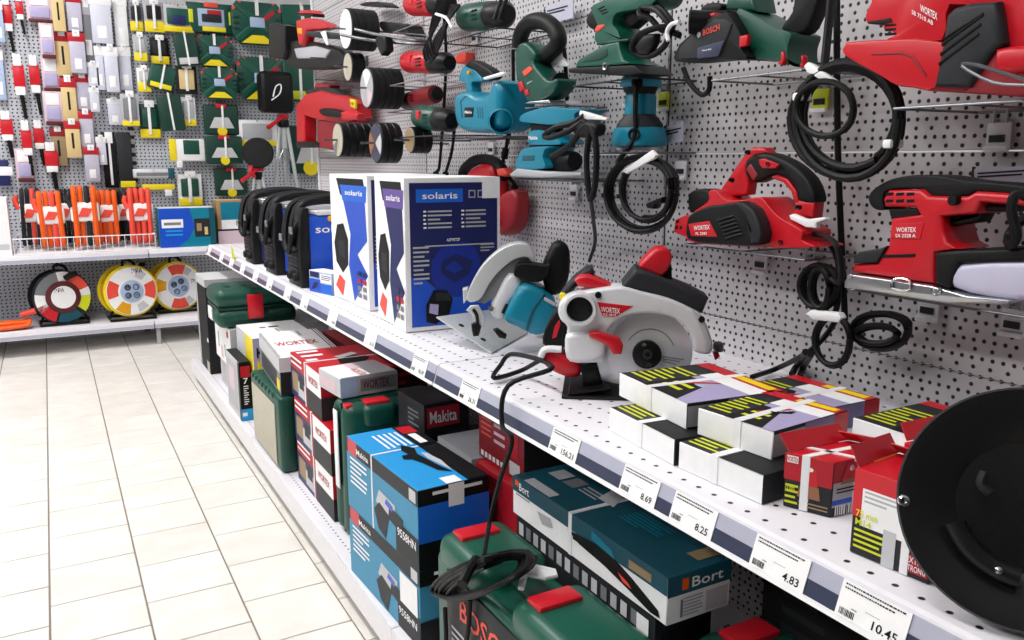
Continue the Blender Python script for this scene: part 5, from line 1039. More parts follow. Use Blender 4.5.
# motors and grinders on black trays
def motor(name, label, p0, p1, rpx, x, m, capm, switch=True, capside=1):
    a, c = onx(p0, x), onx(p1, x); d = ((a + c) / 2 - CAM).dot(FW); r = rpx * d / 825; ax_ = (c - a).normalized(); L = (c - a).length
    t = thing(name, label, 'grinder', (x, a.y, a.z - r))
    b = B(); b.lathe(a, ax_, [(0, r * .7), (.004, r * .92), (.02, r), (L * .62, r * .98), (L * .64, r * .9)], m, 28); b.obj('body', t)
    b = B(); b.lathe(a + ax_ * L * .63, ax_, [(0, r * .9), (.005, r * .95), (L * .3, r * .9), (L * .37, r * .6), (L * .37, 0)], capm, 28); b.obj('gear_head', t)
    b = B(); b.lathe(a - ax_ * .001, -ax_, [(0, r * .72), (.01, r * .66), (.012, r * .3), (.012, 0)], 'dark', 24); b.obj('end_cap', t)
    if switch: b = B(); q = a + ax_ * L * .28 + V((-r * .93, 0, r * .22)); b.box(q, (.008, .028, .026), 'red', ax=(V((1, 0, 0)), ax_, V((1, 0, 0)).cross(ax_)), bev=.003); b.obj('switch', t)
    b = B(); q = a + ax_ * L * .5 + V((-r * .985, 0, 0))
    for i in range(3): b.box(q + V((0, 0, r * (.3 - .3 * i))), (.004, L * .12, .003), 'black')
    b.obj('vent', t)
    return t, a, c, r
def mtray(label, a, c, r, x, **k):
    y0, y1 = sorted((a.y, c.y)); tray(label, y0 - .04, y1 + .04, min(a.z, c.z) - r - .001, x - r - .015, **k)
M1 = motor('polisher', 'dark green motor tool with black head on the high black tray', (466, 18), (508, 14), 14, 1.06, 'green', 'black', False); mtray('dark tray under the dark green motor tool', M1[1], M1[2], M1[3], 1.06, m='charcoal')
b = B(); b.tube([M1[2] + V((-.03, -.02, 0)), M1[2] + V((-.05, -.05, -.02)), M1[2] + V((-.04, -.07, .03)), M1[2] + V((-.03, -.03, .04)), M1[2] + V((-.05, -.02, -.02))], .005, 'rubber'); b.obj('power_cord', M1[0])
M2 = motor('angle_grinder', 'dark green grinder with red switch above the small wire wheel', (420, 117), (452, 121), 12, 1.02, 'green', 'black'); mtray('black tray under the green grinder with red switch', M2[1], M2[2], M2[3], 1.02, m='charcoal')
M3 = motor('angle_grinder', 'red grinder with black head, cords bundled over it', (408, 62), (450, 63), 11, 1.05, 'red_tool', 'black'); mtray('silver tray under the red grinder with bundled cords', M3[1], M3[2], M3[3], 1.05, m='steel')
for k in range(4):
    b = B(); s = k * 2.5; b.tube([onx((447 - s, -5), 1.0), onx((438 - s, 22 + s), .99), onx((424 + s, 50), .985), onx((430 + s, 62 - s), 1.0), onx((442 - s, 40), .99), onx((452 + s, 5), 1.0)], .0045, 'rubber'); b.obj('power_cord', M3[0])
b = B(); b.tube([onx(q, .975) for q in ((436, 14), (446, 18), (452, 28))], .004, 'white'); b.obj('cable_tie', M3[0])
M4 = motor('angle_grinder', 'red grinder on the highest silver tray, black headed', (412, 4), (450, 4), 12, 1.06, 'red_tool', 'black'); mtray('silver tray under the highest red grinder', M4[1], M4[2], M4[3], 1.06, m='steel')
M5 = motor('angle_grinder', 'dark red grinder behind the green grinder', (436, 94), (404, 102), 9, 1.12, 'dred', 'black', False); mtray('tray under the dark red grinder', M5[1], M5[2], M5[3], 1.12)
# long silver grip tool and loose black drills on pegs
T = Tool('prong_bracket', 'double steel prong bracket in front of the white-faced wheels', 'bracket', crop(320, 0, 5.12), .93, (350, 240))
T.tube('prong', [(180, 150), (240, 165), (310, 180), (470, 205), (600, 215)], [.0, .02, .05, .12, .2], .005, 'wire'); T.tube('prong', [(108, 178), (180, 192), (280, 208), (450, 222), (600, 228)], [-.02, .01, .05, .12, .2], .005, 'wire')
T.slab('clamp', [(275, 200), (300, 178), (330, 190), (335, 260), (310, 285), (290, 240)], .05, .03, 'black', .006)
T = Tool('detail_sander', 'black drum-shaped tool tucked beside the far upright', 'tool', crop(330, 0, 10.16), 1.08, (660, 400))
T.slab('body', [(500, 230), (560, 215), (760, 240), (830, 260), (820, 360), (740, 350), (540, 320)], .0, .08, 'dark', .014)
T.slab('shade', [(290, 45), (350, 20), (480, 15), (540, 55), (545, 70), (330, 62)], .02, .06, 'black', .006)
q = T.W([(660, 300)], T.xf + .07)[0]; b = B(); b.cyl(q, V((PX - .0006, q.y, q.z)), .0035, 'wire', n=8); b.obj('peg', T.t)
T = Tool('sanding_block', 'orange sanding block hung between the trays', 'sanding block', crop(400, 0, 8), 1.15, (480, 500))
T.slab('block', [(440, 450), (480, 415), (525, 420), (515, 495), (470, 512), (435, 500)], .0, .033, 'coral', .006)
# hanging cords between trays
for lb, pts, xs in (('thin black cord hanging between the red grinders and the silver tray', [(442, -5), (446, 60), (440, 160), (436, 172)], [1.1, 1.11, 1.12, 1.12]), ('black cord hanging beside the teal blower', [(455, 120), (452, 150), (446, 172)], [1.11, 1.12, 1.12]),
                    ('black cord hanging down from the dark green jigsaw', [(513, 50), (513, 90), (510, 120), (506, 148)], [1.135, 1.135, 1.14, 1.14]), ('black cord with plug behind the blower outlet', [(505, 105), (510, 130), (503, 165), (515, 185)], [1.155, 1.16, 1.16, 1.16])):
    P = [onx(q, x) for q, x in zip(pts, xs)]; b = B(); b.tube(P, .005, 'rubber')
    root = b.obj('hanging_cord', None, loc=P[-1]); tag(root, lb, 'cable', 'cords hanging on the tool wall')
    b = B(); b.cyl(P[0], V((PX - .0006, P[0].y, P[0].z)), .003, 'wire', n=8); b.obj('peg', root)
    b = B(); b.tube([P[-1], P[-1] + V((-.004, .004, -.03))], .010, 'black', n=10, sub=2); b.obj('plug', root)
# red hammer drills
T = Tool('hammer_drill', 'red rotary hammer with black battery end, high beside the green hex cases', 'drill', crop(270, 0, 12.8), .99, (460, 590))
T.slab('body', [(330, 260), (470, 225), (560, 230), (720, 282), (762, 350), (640, 385), (462, 385), (425, 580), (362, 562), (332, 352)], .0, .06, 'red_tool', .008)
T.slab('chuck_ring', [(345, 200), (350, 170), (545, 172), (548, 215)], .01, .05, 'black', .004); T.slab('depth_cap', [(340, 172), (380, 130), (510, 128), (545, 172)], .01, .05, 'red', .006)
T.slab('front_grip', [(450, 400), (640, 400), (880, 430), (880, 500), (640, 490), (460, 460)], -.02, .04, 'charcoal', .008); T.slab('yellow_mark', [(345, 360), (400, 355), (405, 440), (350, 430)], -.003, .01, 'amber', .002)
T.slab('battery', [(-20, 300), (30, 295), (190, 330), (195, 640), (160, 760), (-20, 730)], .0, .08, 'black', .008); T.slab('lower_housing', [(150, 560), (420, 520), (900, 640), (880, 860), (330, 880), (160, 760)], .02, .05, 'black', .010)
T.slab('silver_head', [(300, 620), (560, 585), (760, 640), (690, 750), (340, 750)], .012, .05, 'lgrey', .008)
T.slab('zip_tag', [(640, 410), (700, 390), (740, 570), (720, 580)], -.03, .006, 'white', .002)
q = T.W([(500, 330)], T.xf + .05)[0]; b = B(); b.cyl(q, V((PX - .0006, q.y, q.z)), .005, 'wire', n=8); b.obj('peg', T.t)
T = Tool('hammer_drill', 'large red demolition hammer with black top grip, over the wide flap wheel', 'drill', crop(225, 40, 8), 1.07, (800, 870))
T.slab('body', [(568, 515), (640, 432), (760, 402), (950, 450), (1010, 470), (1080, 500), (1080, 620), (930, 660), (740, 640), (620, 600)], .0, .08, 'red_tool', .009)
T.slab('front_post', [(568, 515), (632, 510), (636, 820), (572, 820)], .01, .06, 'red_tool', .008); T.slab('lower_body', [(736, 640), (1060, 640), (1040, 820), (850, 880), (740, 860)], .01, .07, 'dred', .009)
T.slab('front_shoe', [(560, 815), (640, 810), (750, 820), (740, 860), (570, 862)], .005, .07, 'black', .006)
T.slab('top_grip', [(640, 412), (720, 385), (840, 380), (950, 455), (900, 470), (700, 465)], .01, .06, 'charcoal', .010); T.slab('top_knob', [(706, 385), (720, 345), (800, 335), (835, 360), (830, 390)], .015, .05, 'red', .008)
T.slab('side_handle', [(750, 560), (800, 545), (920, 575), (930, 620), (780, 605)], -.03, .04, 'rubber', .010); T.slab('handle_collar', [(912, 580), (960, 565), (1060, 590), (1050, 640), (930, 640)], -.03, .04, 'red', .008); T.slab('yellow_mark', [(998, 470), (1040, 480), (1040, 550), (1000, 530)], -.004, .01, 'yellow', .002)
T.txt('TE', (1000, 520), 30, 20, -.005, 'dark')
q = T.W([(800, 500)], T.xf + .07)[0]; b = B(); b.cyl(q, V((PX - .0006, q.y, q.z)), .006, 'wire', n=8); b.obj('peg', T.t)
# bare pegs with price blades
for i, (c, lb) in enumerate((((318, 58), 'bare long peg above the middle wheels'), ((322, 80), 'bare long peg beside the big red hammer'), ((330, 84), 'bare double peg by the ribbed wheels'))):
    p = onx(c, .98); t = thing('peg_hook', lb, 'hook', (PX, p.y, p.z), 'empty pegs on the tool wall')
    b = B(); b.cyl((PX - .0006, p.y, p.z), (.95, p.y, p.z), .0028, 'wire', n=8); b.obj('rod', t)
    b = B(); b.box((PX - .0045, p.y, p.z), (.006, .02, .04), 'wire', bev=.001); b.obj('backplate', t)

# ================================================================== goods on the far gondola
YB = 5.385
def rect(u0, v0, u1, v1, y):
    p = ony(((u0 + u1) / 2, (v0 + v1) / 2), y); k = (p - CAM).dot(FW) / 825
    return p, (u1 - u0) * k * 1.04, (v1 - v0) * k * .97
HC = [0]
def hang(name, label, cat, group, u0, v0, u1, v1, y=YB):
    y -= .024 * (HC[0] % 3); HC[0] += 1
    p, w, h = rect(u0, v0, u1, v1, y); t = thing(name, label, cat, p, group)
    b = B(); b.cyl((p.x, BY - .0006, p.z + h / 2 - .006), (p.x, y - .03, p.z + h / 2 - .006), .0025, 'wire', n=8); b.obj('peg', t)
    return t, p, w, h
def bx(t, nm, p, w, h, d, u0, v0, u1, v1, m, dy=0, bev=.003):
    """box part given in 0..1 of the pack's own width and height"""
    b = B(); b.box((p.x - w / 2 + (u0 + u1) / 2 * w, p.y + dy, p.z - h / 2 + (v0 + v1) / 2 * h), ((u1 - u0) * w, d, (v1 - v0) * h), m, bev=min(bev, d * .4, (u1 - u0) * w * .4)); return b.obj(nm, t)
def rod(t, nm, a, c, r, m, r1=None): b = B(); b.cyl(a, c, r, m, r1, n=12); return b.obj(nm, t)
# chisels
CH = ['at the top beside the pale bit tube', 'short, at the top next to the pink card', 'with thick shaft, second row', 'slender, in the second row by the pink cards', 'just above the dark blue pack', 'in front of the lowest pink card', 'beside the short cream pack', 'hanging lowest, above the extension leads']
for i, q in enumerate(((3, -6, 13, 52), (16, -6, 24, 34), (14, 53, 26, 119), (30, 54, 41, 115), (1, 110, 14, 158), (22, 119, 33, 176), (34, 119, 45, 166), (45, 141, 59, 190))):
    t, p, w, h = hang('chisel', 'red-sleeved hammer chisel ' + CH[i], 'chisel', 'chisels on the far wall', *q)
    bx(t, 'tag', p, w, h, .004, .2, .80, .75, .98, 'paper', -.016); bx(t, 'sleeve', p, w, h, .022, .1, .48, .9, .82, 'red')
    bx(t, 'label', p, w, h, .024, .15, .36, .85, .49, 'paper'); rod(t, 'shaft', p + V((.004, 0, -h * .13)), p + V((.012, 0, -h / 2)), w * .17, 'black', w * .13)
# blade tubes
def tube(label, group, body, cap, q, txt=False, capm=True):
    t, p, w, h = hang('blade_tube', label, 'blade pack', group, *q)
    bx(t, 'sleeve', p, w, h, .016, .05, 0, .95, .84, body); bx(t, 'cap', p, w, h, .02, 0, .76, 1, .97, cap); bx(t, 'hang_tag', p, w, h, .003, .3, .88, .7, 1.04, 'paper', -.012, .0008)
    if txt: bx(t, 'print', p, w, h, .002, .42, .25, .56, .66, 'dark', -.0085, .0004)
    else: bx(t, 'print', p, w, h, .002, .3, .1, .7, .35, 'paper', -.0085, .0004)
ORD = ['topmost', 'second from the top', 'third from the top', 'fourth from the top', 'lowest']
for i, q in enumerate(((52, -12, 64, 31), (56, 31, 70, 76), (62, 77, 76, 121), (66, 120, 80, 158))): tube('cream saw blade pack with red cap, ' + ORD[i] + ' of its column', 'cream blade packs', 'cream', 'crimson', q, True)
tube('short cream blade pack with dark red cap beside the chisels', 'cream blade packs', 'tan', 'dred', (52, 127, 66, 166), True)
for i, q in enumerate(((67, -6, 81, 31), (70, 32, 85, 73), (76, 74, 90, 110), (80, 110, 93, 147), (85, 146, 99, 182))): tube('lilac-grey saw blade pack with red cap, ' + ORD[i] + ' of its column', 'grey blade packs', 'sleeve_lilac', 'crimson', q)
tube('dark grey blade pack with silver band, between the grey and white packs', 'grey blade packs', 'grey', 'lgrey', (81, 1, 94, 61))
SW = ['below the wide pale blister', 'between two others of its row', 'against the slotted upright', 'below the dark grey pack', 'beside the third lilac-grey pack', 'alone, next to the striped pack', 'next to the long black measuring set']
for i, q in enumerate(((96, 45, 104, 90), (105, 46, 118, 92), (119, 46, 131, 90), (88, 62, 99, 86), (90, 87, 99, 112), (108, 98, 121, 125), (97, 136, 106, 165))): tube('slim white blister pack ' + SW[i], 'slim white blister packs', 'blister', 'white', q)
tube('wide pale blister of long drill bits, topmost beside the slotted upright', 'wide blister packs', 'blister', 'white', (91, -6, 111, 43)); tube('narrow pale blister against the slotted upright', 'wide blister packs', 'white', 'paper', (114, -6, 127, 46))
for i, q in enumerate(((28, -7, 50, 21), (41, 22, 53, 57), (43, 57, 58, 90), (45, 90, 61, 124), (17, 147, 31, 181))):
    t, p, w, h = hang('jigsaw_blade_pack', 'pink and white blade card, ' + ['wide, at the top', 'second from the top', 'third from the top', 'fourth from the top', 'lowest, above the extension leads'][i], 'blade pack', 'pink blade cards', *q)
    bx(t, 'card', p, w, h, .006, 0, 0, 1, .96, 'pink_paper'); bx(t, 'blister', p, w, h, .012, .12, .12, .88, .5, 'lavender', -.007); bx(t, 'dark_edge', p, w, h, .010, .05, -.04, 1.02, .08, 'maroon'); bx(t, 'label', p, w, h, .003, .15, .56, .85, .9, 'paper', -.005, .0008)
# cards with yellow foot
def ycard(label, q, body, prod, foot=.28, strap=True, foam='yellow', lean=0):
    t, p, w, h = hang('bit_set', label, 'bit set', 'yellow-footed bit sets on the far wall', *q)
    bx(t, 'card', p, w, h, .010, 0, 0, 1, 1, body); bx(t, 'blister', p, w, h, .016, .14, foot + .06, .86, .86, prod, -.008, .005); bx(t, 'yellow_foot', p, w, h, .014, .02, .0, .98, foot, foam, -.003)
    if strap: bx(t, 'tag_strap', p, w, h, .003, .42, .1, .56, 1.05, 'white', -.019, .0008); bx(t, 'hang_tag', p, w, h, .004, .3, .9, .75, 1.1, 'paper', -.019, .001)
    return t, p, w, h
ycard('bit set with grey-black blister and broad yellow foot, topmost by the slotted upright', (130, 3, 142, 31), 'grey', 'charcoal', .34); ycard('wide bit set with black arch and yellow foot, under the white signs', (145, 2, 163, 32), 'lgrey', 'dark', .36)
ycard('narrow pale bit set with yellow foot below the topmost one', (134, 35, 146, 61), 'lgrey', 'lgrey', .32); ycard('black bit set with small yellow panel below the wide one', (151, 38, 168, 64), 'black', 'charcoal', .3); ycard('slim white bit pack with yellow foot beside the tilted green case', (138, 68, 150, 92), 'paper', 'paper_grey', .4)
ycard('grey and yellow striped pack at the foot of the slotted upright', (122, 94, 138, 126), 'lgrey', 'grey', .16); ycard('green-combed bit set with white tag and yellow foot', (140, 104, 159, 138), 'dgreen', 'green', .26); ycard('small white set with yellow foot under the cream tag', (182, 97, 195, 126), 'paper', 'lgrey', .22)
ycard('dark set with cream middle panel beside the tilted green case', (177, 66, 196, 94), 'dark', 'cream', .1, True, 'dark'); ycard('green and white saw set with yellow foot, just above the blue box', (179, 174, 201, 206), 'paper', 'green', .24)
t, p, w, h = ycard('horizontal green bit set with grey window and yellow rim', (164, 5, 192, 32), 'paper_grey', 'mgreen', .22, False); bx(t, 'window', p, w, h, .004, .28, .25, .72, .6, 'navy', -.018, .001)
t, p, w, h = hang('bit_set', 'sideways white set with yellow end and green panel', 'bit set', 'yellow-footed bit sets on the far wall', 171, 139, 203, 161); bx(t, 'card', p, w, h, .012, 0, 0, 1, 1, 'paper'); bx(t, 'yellow_end', p, w, h, .014, 0, 0, .2, 1, 'yellow', -.003); bx(t, 'panel', p, w, h, .006, .4, .3, .85, .95, 'green', -.007); bx(t, 'price_flag', p, w, h, .004, .18, -.3, .34, 0, 'paper', -.008, .001)
t, p, w, h = hang('folding_square', 'long black measuring set with white strip and yellow foot', 'measuring tool', None, 105, 132, 132, 188); bx(t, 'case', p, w, h, .016, 0, 0, .45, 1, 'black'); bx(t, 'case', p, w, h, .016, .47, .05, .95, 1, 'charcoal'); bx(t, 'strip', p, w, h, .003, .2, .05, .28, .98, 'white', -.010, .0008); bx(t, 'yellow_foot', p, w, h, .018, .5, 0, 1, .12, 'yellow'); bx(t, 'tag', p, w, h, .004, .12, .8, .36, 1, 'paper', -.011, .001)
t, p, w, h = hang('spirit_level', 'silver spirit level lying sideways over a yellow strip', 'spirit level', None, 136, 169, 172, 191); bx(t, 'bar', p, w, h, .02, 0, .62, 1, 1, 'silver_plastic'); bx(t, 'slot', p, w, h, .004, .08, .7, .92, .85, 'grey', -.012, .001); bx(t, 'yellow_strip', p, w, h, .018, .2, .05, 1, .3, 'yellow'); bx(t, 'end_block', p, w, h, .03, .86, .55, 1.02, 1.05, 'dteal'); bx(t, 'price_flag', p, w, h, .004, .74, -.25, .92, .05, 'paper', -.012, .001)
# dark pouches and the tilted case
def pouch(label, q, m, extra=None, tilt=0):
    t, p, w, h = hang('bit_case', label, 'bit case', 'small dark green bit cases', *q, y=5.345); a = math.radians(tilt); ax_ = (V((math.cos(a), 0, math.sin(a))), V((0, 1, 0)), V((-math.sin(a), 0, math.cos(a))))
    b = B(); b.box(p, (w, .026, h), m, ax=ax_, bev=.010, seg=3); b.obj('shell', t)
    b = B(); b.box(p + V((0, -.016, 0)) + ax_[2] * h * .04, (w * .08, .003, h * 1.05), 'white', ax=ax_); b.obj('tag_strap', t)
    if extra: b = B(); b.box(p + V((0, -.014, 0)) - ax_[2] * h * .34, (w * .8, .006, h * .2), extra, ax=ax_, bev=.002); b.obj('foot_label', t)
    return t, p, w, h
pouch('dark green bit case hanging by a white strap, below the green bit set', (176, 34, 197, 66), 'dgreen', 'paper_grey', 6); pouch('dark green case tilted on its strap with yellow lower edge', (150, 66, 174, 90), 'green', 'yellow', -14); pouch('long dark green bit case with slanting white strap', (160, 95, 182, 131), 'dgreen', None, 6)
# hexagonal bit cases
def hexcase(label, q, big):
    t, p, w, h = hang('hexagonal_bit_case', label, 'bit case', 'hexagonal green bit cases', *q, y=5.37); y = p.y
    oc = [(-.5, -.25), (-.32, -.5), (.32, -.5), (.5, -.25), (.5, .30), (.36, .5), (-.36, .5), (-.5, .30)]
    b = B(); b.prism([(p.x + a * w, y - .02, p.z + c * h) for a, c in oc], (0, 1, 0), .045, 'green', bev=.006); b.obj('shell', t)
    for s in (-1, 1):
        b = B(); ax0 = V((s * w * .8, 0, h * .8)).normalized(); b.box((p.x, y - .022, p.z + h * .02), (math.hypot(w, h) * .86, .012, h * .14), 'mgreen', ax=(ax0, V((0, 1, 0)), ax0.cross(V((0, 1, 0)))), bev=.003); b.obj('cross_rib', t)
        b = B(); b.prism([(p.x + s * w * .36, y - .023, p.z + h * .5), (p.x + s * w * .5, y - .023, p.z + h * .32), (p.x + s * w * .46, y - .023, p.z + h * .28), (p.x + s * w * .30, y - .023, p.z + h * .47)], (0, 1, 0), .01, 'coral'); b.obj('corner_latch', t)
        for k in range(3): b = B(); b.box((p.x + s * w * .42, y - .022, p.z + h * (.12 - .13 * k)), (w * .12, .008, h * .05), 'dgreen', bev=.002); b.obj('rib', t)
    b = B(); b.prism([(p.x - w * .33, y - .027, p.z - h * .47), (p.x + w * .33, y - .027, p.z - h * .47), (p.x + w * .12, y - .027, p.z - h * .28), (p.x - w * .12, y - .027, p.z - h * .28)], (0, 1, 0), .008, 'yellow'); b.obj('yellow_label', t)
    b = B(); b.box((p.x, y - .027, p.z + h * .02), (w * .3, .01, h * .24), 'pale_blue', bev=.008); b.obj('boss', t)
    b = B(); b.box((p.x + w * .22, y - .030, p.z + h * .18), (w * .3, .003, h * .09), 'crimson', ax=(V((.8, 0, .6)), V((0, 1, 0)), V((-.6, 0, .8)))); b.obj('red_label', t)
    b = B(); b.box((p.x, y - .03, p.z + h * .36), (w * .07, .004, h * .36), 'white'); b.obj('tag_strap', t)
hexcase('large hexagonal green bit case at the top of the far wall', (233, 3, 280, 45), 1); hexcase('large hexagonal green bit case behind the black laser pouch', (238, 58, 284, 101), 1); hexcase('small hexagonal green bit case, upper of two', (197, 36, 231, 67), 0); hexcase('small hexagonal green bit case, lower of two', (202, 68, 236, 99), 0)
t, p, w, h = hang('bit_case', 'rectangular dark green bit case with grey window and yellow foot, beside the top hexagonal case', 'bit case', None, 189, 4, 232, 33, y=5.37)
b = B(); b.prism([(p.x + a * w, p.y - .02, p.z + c * h) for a, c in ((-.42, -.5), (.5, -.5), (.47, .5), (-.5, .5))], (0, 1, 0), .04, 'green', bev=.006); b.obj('shell', t)
bx(t, 'window', p, w, h, .006, .22, .2, .78, .8, 'pale_blue', -.022); bx(t, 'bit_row', p, w, h, .008, .3, .35, .72, .62, 'charcoal', -.026); bx(t, 'red_label', p, w, h, .004, .42, .62, .72, .76, 'crimson', -.028, .001); bx(t, 'yellow_foot', p, w, h, .006, .3, .04, .8, .2, 'yellow', -.024); bx(t, 'top_latch', p, w, h, .01, .36, .86, .66, 1.02, 'coral', -.018)
for s in (.02, .88): bx(t, 'yellow_end', p, w, h, .006, s, .3, s + .1, .75, 'lime', -.022)
# trapezoid cases
def trap(label, q):
    t, p, w, h = hang('screwdriver_bit_case', label, 'bit case', 'dark green cases with grey trapezoid plates', *q, y=5.37); y = p.y
    b = B(); b.box(p, (w, .04, h), 'dgreen', bev=.010, seg=3); b.obj('shell', t)
    b = B(); b.prism([(p.x - w * .36, y - .024, p.z - h * .28), (p.x + w * .36, y - .024, p.z - h * .28), (p.x + w * .2, y - .024, p.z + h * .08), (p.x - w * .2, y - .024, p.z + h * .08)], (0, 1, 0), .008, 'paper_grey', bev=.002); b.obj('plate', t)
    b = B(); b.lathe((p.x, y - .027, p.z - h * .38), (0, 1, 0), [(0, 0), (0, h * .16), (.006, h * .16)], 'yellow', 16); b.obj('yellow_dot', t)
    b = B(); b.box((p.x, y - .02, p.z + h * .46), (w * .3, .012, h * .14), 'red', bev=.003); b.obj('latch', t)
    bx(t, 'tag_strap', p, w, h, .003, .5, .2, .56, .98, 'white', -.028, .0008)
trap('dark green case with grey trapezoid plate, top of the row of three', (205, 105, 237, 135)); trap('dark green case with grey trapezoid plate, middle of the row of three', (207, 136, 241, 164)); trap('dark green case with grey trapezoid plate, bottom of the row by the tripod', (216, 168, 246, 196)); trap('dark green case with grey plate behind the tripod leg', (290, 126, 328, 174))
ycard('white set card with black tools behind the small tripod head', (238, 120, 276, 146), 'paper', 'lgrey', .2, False); pouch('green and white set partly behind the red hammers', (284, 60, 316, 102), 'green', 'lime'); pouch('teal-green case at the top, behind the red rotary hammer', (282, 5, 322, 32), 'mgreen', 'dark', 4)
# more reds at the left margin
for i, q in enumerate(((-6, 0, 3, 42), (-6, 48, 4, 100))): tube(['upper', 'lower'][i] + ' pale bit tube beside the chisels', 'pale bit tubes', 'pale_blue', 'paper', q)
t, p, w, h = hang('tool_pouch', 'dark blue pack with white flag beside the chisels', 'pack', None, -6, 160, 8, 186); bx(t, 'pack', p, w, h, .02, 0, 0, 1, 1, 'navy'); bx(t, 'flag', p, w, h, .004, .3, .4, 1.2, .75, 'paper', -.013, .001)
# signs on the white wall above
# ---- wire basket with extension leads
ZS = .5406
x0, x1 = ony((13, 240), 5.0).x, ony((155, 236), 5.0).x
bk = thing('wire_basket', 'low white wire basket holding orange extension leads', 'basket', ((x0 + x1) / 2, 5.15, ZS))
b = B()
for z in (ZS + .004, ZS + .085):
    P = [(x0, 4.995, z), (x1, 4.995, z), (x1, 5.36, z), (x0, 5.36, z)]
    for i in range(4): b.cyl(P[i], P[(i + 1) % 4], .0028, 'white', n=8)
b.obj('rim_frame', bk)
n = 22
for i in range(n + 1): x = x0 + (x1 - x0) * i / n; b = B(); b.cyl((x, 4.995, ZS + .004), (x, 4.995, ZS + .085), .0016, 'white', n=6); b.obj('wire', bk)
for i in range(1, 8): y = 4.995 + .365 * i / 8; b = B(); b.cyl((x0, y, ZS + .004), (x1, y, ZS + .004), .0016, 'white', n=6); b.obj('floor_wire', bk)
def lead(label, u0, v0, u1, m, m2, y, lean=0):
    """a skein of cable standing upright with a paper wrap"""
    pt = ony(((u0 + u1) / 2, v0), y); k = (pt - CAM).dot(FW) / 825; w = (u1 - u0) * k; zt = pt.z; zb = ZS + .034; h = zt - zb; x = pt.x
    t = thing('extension_lead', label, 'extension lead', (x, y, zb), 'extension leads in the wire basket')
    nn = 4
    for i in range(nn):
        xx = x - w / 2 + w * (i + .5) / nn; b = B(); yy = y + .012 * ((i * 2) % 3 - 1)
        b.tube([(xx, yy - .018, zb + .02), (xx + lean * h * .5, yy - .022, zb + h * .5), (xx + lean * h, yy - .018, zt - .02), (xx + lean * h, yy, zt), (xx + lean * h, yy + .018, zt - .02), (xx + lean * h * .5, yy + .024, zb + h * .5), (xx, yy + .018, zb + .02), (xx, yy, zb + .004)], w / nn * .46, m if i % 3 != 2 else m2, n=8, sub=3, closed=True); b.obj('cable_loop', t)
    b = B(); b.box((x + lean * h * .55, y, zb + h * .58), (w * 1.12, .075, h * .34), 'paper', bev=.012, seg=3); b.obj('paper_wrap', t)
    b = B(); b.prism([(x - w * .3, y - .043, zb + h * .5), (x + w * .1, y - .043, zb + h * .5), (x + w * .3, y - .043, zb + h * .64), (x - w * .1, y - .043, zb + h * .66)], (0, 1, 0), .006, 'coral'); b.obj('wrap_print', t)
    b = B(); b.tube([(x - w * .55, y - .02, zt - .03), (x - w * .62, y - .02, zt - .06), (x - w * .5, y - .03, zt - .10)], .014, m2 if m2 != m else 'coral', n=10); b.obj('plug', t)
    return t
lead('orange extension lead with black plug, beside the white carton', 38, 193, 60, 'orange', 'coral', 5.12, -.02); lead('orange extension lead with black strand, in the middle of the basket', 71, 188, 94, 'orange', 'charcoal', 5.10); lead('all-orange extension lead standing behind the one with a black strand', 94, 192, 115, 'orange', 'orange', 5.19)
lead('coral extension lead at the end of the basket next to the blue box', 127, 190, 149, 'coral', 'coral', 5.12); lead('black and coral extension lead leaning over at the basket end', 18, 190, 36, 'charcoal', 'coral', 5.25, .03); lead('black extension lead between two orange ones', 56, 190, 70, 'charcoal', 'dark', 5.30); lead('black extension lead before the coral one', 114, 192, 130, 'dark', 'charcoal', 5.30)
# cartons on the far shelf
def fcart(label, u0, v0, u1, y, d, faces, prints, texts=()):
    pl = ony((u0, v0), y); pr_ = ony((u1, v0), y); z1 = (pl.z + pr_.z) / 2
    carton('drill_carton', label, (pl.x, y + d), (pl.x, y), (pr_.x, y), z1, z1 - ZS, faces, prints, texts, [], world_pts=True)
fcart('blue carton with white label and tool photo on the far shelf', 158, 208, 214, 5.04, .18, {'*': 'teal', 't': 'paper', 'y': 'teal'}, [('y', [(.0, 1), (.55, 1), (.62, .5), (.5, .2), (.3, 0), (0, 0)], 'rblue'), ('y', .04, .5, .42, .72, 'paper'), ('y', .08, .57, .38, .64, 'grey'), ('y', 'lines', .1, .25, .4, .45, 2, 'sky'), ('y', .62, .25, .9, .72, 'charcoal'), ('y', .66, .4, .75, .6, 'tan'), ('y', .8, .3, .86, .5, 'cream'), ('y', .9, 0, 1, 1, 'dteal')])
fcart('tan-edged carton with teal label behind the blue carton', 216, 200, 242, 5.10, .14, {'*': 'tan', 't': 'cream', 'y': 'cardboard'}, [('y', .15, .55, .95, .95, 'teal'), ('y', .15, .32, .95, .55, 'paper'), ('y', 0, 0, 1, .3, 'pink_paper'), ('y', 0, .3, 1, .34, 'black')])
fcart('plain white carton at the end of the wire basket', -14, 198, 6, 5.02, .2, {'*': 'paper', 'y': 'white'}, [('y', .1, .1, .9, .2, 'paper_grey')])

